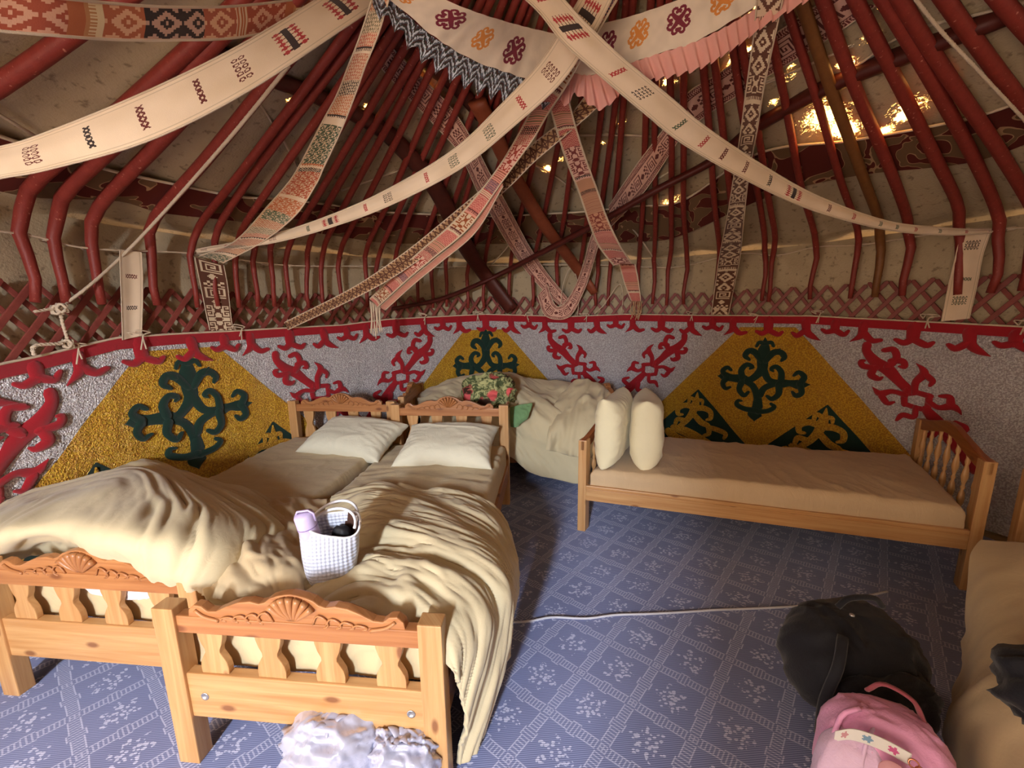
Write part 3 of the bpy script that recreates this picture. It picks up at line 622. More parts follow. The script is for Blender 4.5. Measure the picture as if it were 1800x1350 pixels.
P_MULTI = pat_sections([(.09, 'chev', ORG*.9, CREAM2), (.08, 'chev', hexc(110, 100, 74), TAN), (.06, 'chev', hexc(190, 90, 70), CREAM2), (.03, 'teeth', BLK, CREAM), (.12, 'chev', hexc(180, 92, 66), CREAM2), (.07, 'chev', BLK, CREAM2), (.10, 'chev', ORG, CREAM2), (.03, 'teeth', BLK, CREAM), (.03, 'plain', CREAM, CREAM),
                        (.24, 'diag', CREAM2, GRN), (.03, 'teeth', ORG, CREAM), (.03, 'net', BLK, CREAM), (.20, 'diag', CREAM2, hexc(176, 84, 56)), (.03, 'plain', CREAM, CREAM), (.14, 'diag', CREAM2, ORG), (.1, 'diag', CREAM2, GRN*1.3)], hexc(226, 172, 130), .05)
P_RUST = pat_sections([(.18, 'dia', hexc(226, 170, 140), hexc(172, 78, 52)), (.04, 'plain', ORG, ORG), (.05, 'teeth', hexc(200, 140, 90), hexc(236, 212, 168)), (.12, 'dia', hexc(230, 178, 140), hexc(186, 100, 62)), (.20, 'dia', hexc(200, 160, 140), hexc(34, 22, 24)), (.13, 'dia', hexc(230, 178, 140), hexc(178, 92, 64)), (.05, 'stripe', TAN, ORG)], hexc(238, 196, 170), .05)
def ribbon(name, ctl, pat, label, width_cells=30, parent=None, mode='Y', cat='woven band', mat=None, wave=.0, cell_=.0038, group=None):
    width_cells = int(width_cells*1.35)
    """ctl rows: (uL, vL, uR, vR, depth); depth is Y, or the offset from the wall ('W') or from the roof poles ('C')"""
    Lp, Rp = [], []
    for a, b, c_, d, e in ctl:
        if mode == 'Y': Lp.append(atY(a, b, e)); Rp.append(atY(c_, d, e))
        elif mode == 'W': Lp.append(onW(a, b, RW-e)); Rp.append(onW(c_, d, RW-e))
        else: Lp.append(onC(a, b, e)); Rp.append(onC(c_, d, e))
    Lp, Rp = np.array(Lp), np.array(Rp); mid = (Lp+Rp)/2; Ltot = np.linalg.norm(np.diff(mid, axis=0), axis=1).sum(); n = int(max(8, Ltot/cell_))
    Q = crom(np.c_[mid, Lp, Rp], n+1); A, B = Q[:, 3:6], Q[:, 6:9]; m = width_cells
    t = np.linspace(0, 1, m+1)[None, :, None]; G = A[:, None]*(1-t)+B[:, None]*t
    T = np.gradient(Q[:, :3], axis=0); Nn = np.cross(T, B-A); Nn /= np.linalg.norm(Nn, axis=1)[:, None]+1e-9
    sN = np.linspace(0, Ltot, n+1)
    G = G+Nn[:, None]*((wave*np.sin(sN*17)[:, None]*np.sin(t[..., 0]*3+1)+.004*np.cos(t[..., 0]*6.28))[..., None])
    S, Tc = np.meshgrid((sN[1:]+sN[:-1])/2, (np.arange(m)+.5)/m, indexing='ij')
    o = mesh(name, G.reshape(-1, 3), gridfaces(n+1, m+1), mat or WEAVE, parent, col=pat(S, Tc).reshape(-1, 3))
    # selvedge cords give the band its thickness
    e = tube_geo(G[::3, 0], .0035, 5); e2 = tube_geo(G[::3, -1], .0035, 5); mesh('selvedge', *join_geo([e, e2]), CREAMCORD, o, keep=False)
    if parent is None: tag(o, label, cat, group)
    return o
ribbon('woven_band', [(-70, 272, -70, 330, 1.36), (0, 257, 0, 312, 1.35), (67, 237, 85, 296, 1.34), (233, 170, 262, 245, 1.38), (400, 90, 433, 160, 1.5), (547, 3, 600, 50, 1.7), (640, -60, 690, -10, 1.85)], pat_white(3), 'broad near white woven band with sparse red marks sweeping across the upper left corner', 36)
ribbon('woven_band', [(-60, -20, -60, 45, 1.0), (0, -12, 0, 54, 1.04), (100, -4, 100, 63, 1.12), (200, 6, 200, 70, 1.24), (300, 12, 300, 71, 1.38), (420, 10, 420, 66, 1.58), (540, -4, 520, 44, 1.8), (640, -30, 620, 10, 1.95)], P_RUST, 'rust orange woven band with a black section along the top left edge', 30)
ribbon('woven_band', [(345, 438, 345, 444, 2.72), (480, 411, 482, 426, 2.53), (600, 370, 606, 391, 2.40), (700, 322, 708, 350, 2.30), (800, 260, 812, 294, 2.19), (880, 184, 902, 222, 2.08), (950, 108, 985, 146, 1.98), (1002, 25, 1042, 62, 1.91), (1035, -30, 1080, -10, 1.88)], pat_white(11, .16), 'white woven band sagging from the left wall up to the crossing under the crown', 32)
ribbon('woven_band', [(945, -60, 880, -40, 1.76), (1000, 8, 945, 18, 1.80), (1050, 60, 990, 74, 1.83), (1100, 106, 1050, 128, 1.88), (1180, 172, 1130, 196, 1.97), (1240, 222, 1205, 255, 2.07), (1340, 289, 1328, 324, 2.2), (1440, 345, 1432, 370, 2.32), (1560, 388, 1556, 403, 2.43), (1660, 400, 1660, 413, 2.53), (1745, 404, 1745, 409, 2.6)], pat_white(23, .17), 'white woven band with geometric marks sagging from the crown to the right wall', 34)
kil = ribbon('woven_band', [(1050, -20, 1085, 0, 1.90), (1000, 75, 1026, 98, 1.96), (965, 135, 995, 152, 2.07), (930, 200, 963, 200, 2.27), (907, 243, 938, 243, 2.33), (867, 307, 884, 318, 2.45), (800, 387, 823, 402, 2.63), (740, 440, 760, 455, 2.83), (700, 477, 716, 492, 3.0), (650, 525, 664, 540, 3.25)], P_PINK, 'pink kilim band with brown hook motifs running down left to a knotted fringe', 30)
ribbon('folded_underside', [(881, 320, 885, 327, 2.46), (826, 402, 836, 408, 2.66), (762, 457, 773, 462, 2.86), (718, 493, 729, 498, 3.03), (665, 541, 677, 545, 3.27)], pat_sections([(.5, 'stripe', hexc(206, 146, 126), hexc(196, 130, 110))], PK, .05), None, 14, kil)
ribbon('woven_band', [(962, 150, 1000, 140, 2.15), (967, 190, 1003, 186, 2.3), (992, 273, 1025, 264, 2.58), (1017, 338, 1048, 328, 2.85), (1037, 397, 1070, 389, 3.12), (1052, 432, 1093, 435, 3.38), (1078, 466, 1112, 463, 3.62)], P_PINK2, 'salmon pink hook patterned band hanging right of the crossing down to the lattice', 30)
ribbon('woven_band', [(1088, 464, 1117, 464, .16), (1097, 497, 1123, 497, .1), (1110, 530, 1127, 530, .07)], P_PINK2, 'short tan and red band end hanging straight down over the lattice centre right', 22, mode='W')
ribbon('woven_band', [(1331, -30, 1380, -30, 1.66), (1330, 0, 1375, 0, 1.72), (1325, 58, 1362, 62, 1.83), (1317, 117, 1350, 117, 1.95), (1310, 167, 1340, 167, 2.08), (1302, 228, 1331, 225, 2.26), (1290, 305, 1317, 300, 2.56), (1278, 380, 1308, 377, 2.98), (1264, 452, 1301, 448, 3.5), (1257, 500, 1291, 500, 3.72), (1250, 553, 1280, 553, 3.78)], P_BROWN, 'brown and white tooth patterned band hanging down right of centre to the wall', 30)
ribbon('woven_band', [(660, -30, 692, -30, 1.68), (655, -5, 685, -5, 1.70), (633, 63, 665, 60, 1.78), (612, 117, 642, 117, 1.86), (592, 167, 626, 162, 1.93), (565, 218, 602, 225, 2.02), (527, 290, 570, 293, 2.15), (505, 323, 555, 325, 2.23), (473, 360, 520, 378, 2.35), (413, 423, 462, 424, 2.55), (350, 450, 392, 462, 2.74)], P_MULTI, 'multicoloured woven band with orange, black and green sections at upper left', 32)
ribbon('woven_band', [(342, 452, 393, 466, .09), (352, 500, 400, 505, .06), (362, 550, 405, 552, .05), (369, 582, 409, 580, .045)], pat_sections([(.3, 'geo', TAN, BRN), (.2, 'hook', BRN, TAN)], BRN, .05), 'brown and cream band end hanging on the lattice left of the beds', 26, mode='W')
ribbon('woven_band', [(210, 440, 248, 443, .09), (211, 480, 250, 484, .07), (213, 530, 250, 530, .05), (215, 598, 248, 590, .045)], pat_white(31, .18), 'white band end with black oval marks hanging on the left wall lattice', 28, mode='W')
ribbon('woven_band', [(1690, 413, 1742, 408, .08), (1680, 450, 1728, 448, .07), (1668, 500, 1718, 500, .05), (1655, 565, 1704, 560, .045)], pat_white(44, .18), 'white band end with faint marks hanging on the right wall lattice', 28, mode='W')
ribbon('woven_band', [(1045, 148, 1065, 175, 2.36), (1000, 205, 1032, 205, 2.42), (963, 233, 980, 250, 2.47), (927, 262, 938, 286, 2.53), (865, 318, 885, 338, 2.62), (767, 400, 786, 422, 2.78), (717, 440, 735, 458, 2.88), (658, 482, 680, 494, 2.99), (600, 517, 606, 533, 3.1), (500, 567, 506, 580, 3.25)], pat_lattice, 'dark brown triangle lattice band running behind the pink band', 26)
ribbon('woven_band', [(640, 75, 665, 55, -.03), (680, 130, 705, 100, -.03), (760, 215, 790, 185, -.02), (808, 270, 833, 250, .03), (838, 333, 860, 302, .05), (862, 375, 892, 360, .07), (895, 432, 925, 423, .08), (928, 480, 947, 458, .08), (963, 518, 968, 488, .08), (990, 542, 998, 524, .10)], pat_geo, 'pink band with maroon figures slanting behind the poles to the lattice centre', 28, mode='C')
ribbon('woven_band', [(945, 520, 962, 500, .10), (960, 556, 975, 535, .12), (1000, 557, 990, 535, .15), (1027, 510, 1010, 505, .18), (1042, 465, 1026, 462, .2), (1052, 430, 1038, 418, .2), (1062, 395, 1052, 385, .12)], pat_geo, 'twisted loop of pink and maroon band resting on the red border at centre', 22, mode='C')
ribbon('woven_band', [(1070, 363, 1075, 398, .05), (1117, 293, 1133, 337, .04), (1167, 227, 1195, 246, .0), (1205, 168, 1236, 208, -.03), (1267, 128, 1298, 168, -.035), (1317, 92, 1350, 135, -.035), (1400, 35, 1440, 80, -.035), (1470, -12, 1540, 12, -.035)], pat_geo, 'pink band with maroon figures rising right behind the roof poles', 28, mode='C')
# fringes at the band ends
def fringe(name, pts, dy, label, n, mode_r, mat=CREAMCORD):
    g = []
    (ua, va), (ub, vb) = pts
    for k in range(n):
        f = k/(n-1); u_, v_ = ua+(ub-ua)*f, va+(vb-va)*f; P = atY(u_, v_, mode_r); L = dy*(1+random.uniform(-.15, .2))
        g.append(tube_geo(crom([P, P+np.array([random.uniform(-.01, .01), -.01, -L*.5]), P+np.array([random.uniform(-.02, .02), 0, -L])], 8), .0045, 5))
    o = mesh(name, *join_geo(g), mat); tag(o, label, 'fringe'); return o
fringe('band_fringe', ((650, 528), (668, 540)), .24, 'hanging cream cord fringe at the lower end of the pink kilim band', 9, 3.25)
fringe('band_fringe', ((1110, 529), (1127, 529)), .16, 'tan cord fringe below the short band end over the lattice', 8, 3.92, cloth_mat('tan_cord', srgb(190, 150, 110), .4, 200))
def rope(name, pts, rad, label, mat=CREAMCORD, n=30, cat='rope', knots=()):
    P = crom([np.array(p) for p in pts], n); g = [tube_geo(P+np.c_[0*P[:, 0], 0*P[:, 0], rad*.0*P[:, 0]], rad, 7)]
    t = np.linspace(0, 1, n*6); L = np.linalg.norm(np.diff(P, axis=0), axis=1).sum(); Q = crom(P, n*6); a = t*L/.035*2*math.pi
    T = np.gradient(Q, axis=0); T /= np.linalg.norm(T, axis=1)[:, None]; N1 = np.cross(T, [0.1, .2, 1]); N1 /= np.linalg.norm(N1, axis=1)[:, None]; N2 = np.cross(T, N1)
    for ph in (0, math.pi): g.append(tube_geo(Q+rad*.75*(np.cos(a+ph)[:, None]*N1+np.sin(a+ph)[:, None]*N2), rad*.5, 4))
    for k in knots:
        c0 = np.array(k); q = np.linspace(0, 2*math.pi*2, 26); g.append(tube_geo(np.array([c0+np.array([.022*math.cos(x), .016*math.sin(x), .022*math.sin(x*1.5)]) for x in q]), rad*.9, 6))
    return tag(mesh(name, *join_geo(g), mat), label, cat)
k1 = onW(100, 545, RW-.05)
rope('tie_rope', [onC(508, 115, .06), onC(410, 235, .12), onC(300, 360, .12), onC(225, 440, .12), onC(160, 500, .10), k1], .008, 'straight cream rope slanting from the roof down to a knot on the left lattice', knots=[k1, k1+np.array([.03, 0, .01])])
rope('tie_rope', [onW(60, 548, RW-.05), k1, onW(112, 575, RW-.06), onW(122, 608, RW-.05)], .007, 'short knotted cream cord dangling over the red border at far left', knots=[onW(120, 604, RW-.05)])
rope('tie_rope', [onC(1595, -20, .10), onC(1650, 50, .11), onC(1720, 125, .12), onC(1800, 210, .12), onC(1850, 265, .12)], .006, 'cream rope crossing the upper right corner over the red poles')
rope('tie_rope', [onW(985, 545, RW-.08), onW(990, 500, RW-.12), onW(1005, 470, RW-.12), onW(1018, 510, RW-.1), onW(1015, 556, RW-.05)], .004, 'loose loop of thin cream cord over the lattice at centre')
rope('tie_rope', [onW(1045, 552, RW-.06), onW(1062, 535, RW-.1), onW(1088, 500, RW-.1), onW(1095, 520, RW-.1), onW(1092, 552, RW-.05)], .004, 'thin cream cord loop over the lattice right of the twisted band')
rope('tie_rope', [onW(60, 625, RW-.06), onW(62, 608, RW-.06), onW(110, 604, RW-.06)], .008, 'short white tape tied at the corner of the border at far left')

# bent poles wedged under the roof
def beam(name, ctl, mat, label, flat=.5):
    P = []; r = []
    for u_, v_, w_, off in ctl: p = onC(u_, v_, off); P.append(p); r.append(w_/2/F*np.linalg.norm(p-EYE)*.86)
    return tag(tube(name, P, r, mat, None, 10, 60, flat=flat), label, 'pole')
beam('bent_pole', [(690, 543, 16, .10), (780, 524, 17, .12), (870, 486, 19, .14), (960, 440, 22, .15), (1060, 387, 24, .15), (1150, 336, 24, .10), (1250, 284, 28, .0), (1342, 214, 40, -.06), (1494, 133, 46, -.065), (1600, 92, 46, -.065), (1780, 20, 46, -.065)], BEAM, 'long dark red bent pole rising from the lattice at centre left to upper right')
beam('bent_pole', [(320, 70, 40, -.045), (410, 108, 38, -.045), (487, 142, 36, -.045), (555, 168, 36, -.045), (655, 217, 38, -.045), (705, 258, 38, -.04), (767, 333, 38, .02), (817, 430, 38, .07), (850, 480, 34, .09), (900, 545, 32, .10)], BEAM2, 'dark brown red board slanting from the upper left down to the lattice at centre')
beam('bent_pole', [(838, 178, 34, .03), (867, 233, 32, .05), (908, 317, 29, .08), (960, 400, 27, .09), (1008, 463, 24, .09), (1045, 515, 18, .08)], BEAM3, 'orange brown bare pole slanting down behind the pink band to the lattice')
beam('bent_pole', [(650, 28, 36, -.045), (690, 68, 34, -.045), (745, 108, 32, -.045), (800, 150, 30, -.04), (848, 205, 28, -.035)], BEAM2, 'short wide red board beneath the fringed valance at upper left')

# ------------------------------------------------------------------ crown valance: two swags with appliqué, zigzag fringe and ruffle
def swag(ctl, n, m, mat, parent, name, colf=None, fold=0., solid=True, keep=True, nf=30):
    Lp = np.array([atY(a, b, e) for a, b, c_, d, e in ctl]); Rp = np.array([atY(c_, d, e) for a, b, c_, d, e in ctl])
    Q = crom(np.c_[(Lp+Rp)/2, Lp, Rp], n+1); A, B = Q[:, 3:6], Q[:, 6:9]; t = np.linspace(0, 1, m+1)[None, :, None]
    G = A[:, None]*(1-t)+B[:, None]*t; s = np.linspace(0, 1, n+1)[:, None]
    G[..., 1] += fold*np.sin(s*nf*2*math.pi+1.5*np.sin(s*17))*(.25+.75*t[..., 0])
    S, T = np.meshgrid((np.arange(n)+.5)/n, (np.arange(m)+.5)/m, indexing='ij')
    col = colf(S, T).reshape(-1, 3) if colf else None
    return mesh(name, G.reshape(-1, 3), gridfaces(n+1, m+1), mat, parent, col=col), Lp, Rp
WHITEC = hexc(240, 222, 200); PLUM = hexc(122, 18, 52); AMB = hexc(224, 142, 64)
def motif_mask(x, y):          # four-armed curl motif, |x|,|y| <= 1
    m = np.zeros(x.shape, bool)
    for k in range(4):
        c_, s_ = math.cos(k*math.pi/2+.785), math.sin(k*math.pi/2+.785); a = x*c_+y*s_; b = -x*s_+y*c_
        m |= (abs(b) < .21-.10*a) & (a > -.05) & (a < .80)
        for sg in (1, -1):
            bb = b*sg; r = np.hypot(a-.66, bb-.24); m |= (abs(r-.21) < .095) & ~((a < .66) & (bb < .27))
            m |= np.hypot(a-.50, bb-.34) < .14
    return m
def val_col(motifs, asp):
    def f(S, T):
        C = np.zeros(S.shape+(3,))+WHITEC; C = C*(1-.12*vnoise(S*40, T*6)[..., None])
        for s0, t0, w_, c_ in motifs:
            x = (S-s0)/w_*1.; y = (T-t0)/(w_*asp); m = (abs(x) < 1.2) & (abs(y) < 1.2); mm = motif_mask(x, y)&m; C = np.where(mm[..., None], c_, C)
        return C
    return f
val = empty('crown_valance', tuple(atY(1000, 60, 2.15)), label='white crown valance with plum and orange curl motifs, zigzag fringe and pink ruffle', cat='valance')
ctlL = [(690, -50, 655, -20, 1.66), (740, -20, 705, 15, 1.74), (820, 15, 760, 62, 1.84), (880, 35, 830, 105, 1.99), (935, 50, 905, 132, 2.13), (990, 62, 985, 158, 2.2)]
oL, LL, RL = swag(ctlL, 300, 90, COTTON, val, 'swag', val_col([(.09, .55, .05, AMB), (.30, .42, .062, PLUM), (.51, .50, .055, AMB), (.72, .52, .062, PLUM), (.95, .5, .05, AMB)], 5.2), .004, nf=9)
ctlR = [(990, 55, 1000, 128, 2.2), (1055, 42, 1040, 132, 2.12), (1110, 28, 1085, 118, 2.03), (1170, 8, 1165, 92, 1.93), (1230, -15, 1225, 72, 1.87), (1330, -60, 1340, 5, 1.78), (1400, -100, 1430, -40, 1.7)]
oR, LR, RR = swag(ctlR, 300, 90, COTTON, val, 'swag', val_col([(.05, .5, .03, AMB), (.215, .48, .052, PLUM), (.375, .42, .05, AMB), (.55, .42, .052, PLUM), (.72, .4, .05, AMB), (.9, .4, .05, PLUM)], 6.0), .004, nf=9)
def ikat(S, T):
    q = (S*13) % 1; z = abs(q-.5)*2; k = (T*1.0+z*.38)*2.5+vnoise(S*220, T*4)*.6; ph = k % 1
    C = np.where((ph < .3)[..., None], hexc(206, 214, 226), np.where((ph < .55)[..., None], hexc(86, 98, 112), np.where((ph < .8)[..., None], hexc(60, 24, 26), hexc(28, 50, 46)))); return C
# zigzag fringe: pointed hem
ctlF = [(655, -22, 655, 30, 1.66), (700, 12, 690, 55, 1.74), (757, 62, 735, 110, 1.84), (830, 105, 812, 158, 1.99), (905, 132, 892, 185, 2.13), (985, 158, 965, 195, 2.2)]
Lp = np.array([atY(a, b, e+.01) for a, b, c_, d, e in ctlF]); Rp = np.array([atY(c_, d, e+.01) for a, b, c_, d, e in ctlF]); Q = crom(np.c_[(Lp+Rp)/2, Lp, Rp], 261)
s = np.linspace(0, 1, 261)[:, None]; zig = 1-.42*(abs(((s*13) % 1)-.5)*2); t = np.linspace(0, 1, 31)[None, :, None]
G = Q[:, None, 3:6]*(1-t*zig[:, None])+Q[:, None, 6:9]*(t*zig[:, None]); G[..., 1] += .012*np.sin(s*13*2*math.pi)*t[..., 0]
S, T = np.meshgrid((np.arange(260)+.5)/260, (np.arange(30)+.5)/30, indexing='ij'); mesh('zigzag_fringe', G.reshape(-1, 3), gridfaces(261, 31), COTTON, val, col=ikat(S, T).reshape(-1, 3))
ctlU = [(985, 130, 975, 172, 2.2), (1000, 128, 998, 185, 2.18), (1020, 131, 1012, 165, 2.15), (1040, 132, 1052, 192, 2.12), (1065, 125, 1085, 172, 2.07), (1085, 118, 1100, 150, 2.03), (1165, 92, 1178, 135, 1.93), (1225, 72, 1235, 118, 1.87), (1285, 42, 1290, 85, 1.82), (1345, 5, 1345, 45, 1.77), (1430, -40, 1430, -5, 1.7)]
swag(ctlU, 240, 12, cloth_mat('pink_cotton', srgb(226, 164, 152), .3, 20), val, 'pink_ruffle', None, .016, nf=26)

# ------------------------------------------------------------------ beds
def lerp(a, b, t): return a+(b-a)*t
SLATW = [(0, .046), (.12, .044), (.3, .036), (.42, .027), (.5, .026), (.6, .036), (.72, .046), (.85, .049), (1, .048)]
CREST = [(.36, .0), (.355, .03), (.335, .048), (.31, .045), (.29, .028), (.26, .03), (.22, .05), (.18, .066), (.14, .072), (.11, .066), (.09, .072), (.07, .088), (.045, .097), (.02, .103), (0, .106)]
def end_board(bed, name, y, W, ztop_, slat_z0, rail, crest=True, turned=False, xf=None, mat=PINE, railmat=PINE_RAIL):
    """an end of a bed at local y: posts, rails, slats, carved crest. x runs 0..W"""
    e = empty(name); e.parent = bed
    pw, pd = .075, .055
    P = lambda n, c, s, m, g=0, par=e: box(n, c, s, m, par, False, .004, xf, g)
    for x in (pw/2, W-pw/2): P('post', (x, y, ztop_/2), (pw, pd, ztop_), mat, 2)
    tr = ztop_-.025; P('lower_rail', (W/2, y, (rail[0]+rail[1])/2), (W-2*pw+.01, .035, rail[1]-rail[0]), mat)
    if not turned:
        P('top_rail', (W/2, y, tr-.035), (W-2*pw+.01, .036, .062), railmat)
        if crest:
            k = (W-2*pw)/2/.40; out = [(-x*k, z) for x, z in CREST]+[(x*k, z) for x, z in CREST[::-1][1:]]
            o = prism('carved_crest', (W/2, y, tr-.012), X_, Z_, -Y_, out, .030, railmat, e, .004, False, xf)
            for sgn in (-1,):           # carving stands proud of the face towards the foot of the bed
                yy = y-.017; g = []
                for j in range(7):      # shell flutes
                    a_ = (j-3)*.33; p0 = np.array([W/2+.012*math.sin(a_), yy, tr+.005]); p1 = np.array([W/2+.085*math.sin(a_)*1., yy-.006, tr+.0+.088*math.cos(a_*.9)])
                    g.append(tube_geo(crom([p0, (p0+p1)/2+np.array([0, -.004, 0]), p1], 7), np.linspace(.004, .0125, 7), 7))
                for sd in (-1, 1):      # leaf scrolls either side
                    for j in range(4):
                        x0 = W/2+sd*(.095+.042*j)*k; h = .040-.008*j; c0 = np.array([x0, yy, tr-.012])
                        g.append(tube_geo(crom([c0+np.array([-sd*.03, 0, h*.2]), c0+np.array([-sd*.012, -.003, h]), c0+np.array([sd*.014, -.003, h*.75]), c0+np.array([sd*.02, 0, h*.1]), c0+np.array([sd*.004, 0, -h*.05])], 12), .0035, 5))
                    g.append(tube_geo(crom([np.array([W/2+sd*.33*k, yy, tr+.02]), np.array([W/2+sd*.30*k, yy-.002, tr-.0]), np.array([W/2+sd*.25*k, yy-.002, tr-.012])], 10), .006, 5))
                V, Fc = join_geo(g)
                if xf: V = np.array([xf(v_) for v_ in V])
                mesh('carving', V, Fc, railmat, o, keep=False)
        n = 4; zb, zt_ = slat_z0, tr-.062
        for j in range(n):
            xc = pw+(W-2*pw)*(j+.5+(.0))/n
            out = [(-w_, zt_-(zt_-zb)*f) for f, w_ in SLATW]+[(w_, zt_-(zt_-zb)*f) for f, w_ in SLATW[::-1]]
            prism('slat', (xc, y, 0), X_, Z_, -Y_, out, .022, mat, e, .003, False, xf, grain=1)
    else:
        hz = [(0, 0), (.12, .015), (.3, .055), (.42, .085), (.5, .092), (.58, .085), (.7, .055), (.88, .015), (1, 0)]
        out = [(W*f, z) for f, z in hz]+[(W*f, z-.075) for f, z in hz[::-1]]
        prism('curved_rail', (0, y, ztop_-.0), X_, Z_, -Y_, out, .034, RAIL_BROWN, e, .006, False, xf)
        for j in range(7):
            f = (j+.8)/7.6; x = W*f; zt_ = ztop_-.07+np.interp(f, [a for a, b in hz], [b for a, b in hz]); H = zt_-rail[1]
            pr_ = [(.010, 0), (.012, .04), (.008, .08), (.015, .14), (.018, .22), (.014, .32), (.007, .38), (.013, .42), (.007, .46), (.012, .52), (.019, .60), (.014, .72), (.008, .8), (.013, .86), (.009, .92), (.012, 1)]
            V, Fc = lathe_geo([(r, z*H) for r, z in pr_], 12, (x, y, rail[1]))
            if xf: V = np.array([xf(v_) for v_ in V])
            mesh('spindle', V, Fc, PINE, e, keep=False, uv=np.c_[V[:, 2], V[:, 0]])
    return e
def bed(loc, rz, W, L, label, foot=(.60, .355, (.185, .355)), head=(.83, .5, (.30, .48)), turned=False, xf=None, rails=(.22, .345), name='bed', crestfoot=True, group=None):
    b = empty(name, loc, rz, label=label, cat='bed', group=group)
    end_board(b, 'footboard', 0, W, foot[0], foot[1], foot[2], turned=turned, xf=xf)
    end_board(b, 'headboard', L, W, head[0], head[1], head[2], turned=turned, xf=xf)
    for x in (.02, W-.02):
        box('side_rail', (x, L/2, (rails[0]+rails[1])/2), (.028, L-.05, rails[1]-rails[0]), PINE if turned else PINE_RAIL, b, False, .004, xf, 1)
        if turned: box('rail_moulding', (x+(.016 if x > .1 else -.016), L/2, rails[1]-.03), (.006, L-.06, .018), PINE, b, False, .002, xf, 1)
    for j in range(7):
        box('bed_slat', (W/2, .2+(L-.4)*j/6, rails[0]+.075), (W-.07, .08, .02), PINE, b, False, .002, xf)
    return b
bedA = bed((atZ(262, 1071, .6)[0]+.003, atZ(262, 1071, .6)[1]+.03, 0), R(-5.6), .955, 1.93, 'pine single bed in the front centre, nearest the camera, with carved shell footboard')
for z_, s_ in ((.27, .13), (.27, .84)):
    V, Fc = lathe_geo([(.014, 0), (.014, .002), (.009, .002), (.008, -.004)], 14); V = V[:, [0, 2, 1]]*np.array([1, -1, 1])+np.array([s_, -.0176, z_])
    mesh('bolt_cap', V, Fc, plain('brushed_metal', (.6, .6, .62), .35, .9), bedA, keep=False)
Bo = atZ(345, 1012, .6); ex = np.array([math.cos(R(-5.6)), math.sin(R(-5.6))]); bo = Bo[:2]-ex*.955
bedB = bed((bo[0]-.012, bo[1]+.03, 0), R(-5.6), .955, 1.885, 'pine single bed against the left wall with duvet heaped at its foot')

# bed C along the right wall (end boards out of square, as it stands)
C0 = np.array([.475, 2.52]); e1 = np.array([math.cos(R(-18.3)), math.sin(R(-18.3))]); e2 = np.array([math.cos(R(58)), math.sin(R(58))])
# local: y = 0..L runs along e1, x = 0..W runs along -e2 seen from the left end -> x measured from the wall side
LC, WC = 2.08, 1.0
def xfC(p):
    q = C0+e1*p[1]+e2*(WC-p[0])-C0; return np.array([q[0], q[1], p[2]])
bedC = bed((C0[0], C0[1], 0), 0, WC, LC, 'pine bed with turned spindle ends standing along the right wall', foot=(.67, .3, (.2, .36)), head=(.735, .3, (.2, .36)), turned=True, xf=xfC, rails=(.235, .345))

# bed E across the back under the heap of covers
bedE = bed((-.97, 3.28+.0, 0), R(0), .80, 1.9, 'pine bed at the back wall under a heap of rumpled covers', xf=(lambda p: np.array([p[1], p[0]-.0+0*p[1], p[2]])), foot=(.84, .5, (.25, .4)), head=(.80, .5, (.25, .4)))
# bed D at the far right, only its corner in view
d1 = np.array([math.cos(R(-30)), math.sin(R(-30))]); d2 = np.array([-math.sin(R(30)), -math.cos(R(30))])
D0 = np.array([2.54, 1.80])
def xfD(p): q = d1*p[0]+d2*(1.9-p[1]); return np.array([q[0], q[1], p[2]])
bedD = bed((D0[0], D0[1], 0), 0, .95, 1.9, 'pine bed at the right edge of the picture, partly out of view', xf=xfD, head=(.72, .45, (.28, .42)), foot=(.6, .355, (.185, .355)))

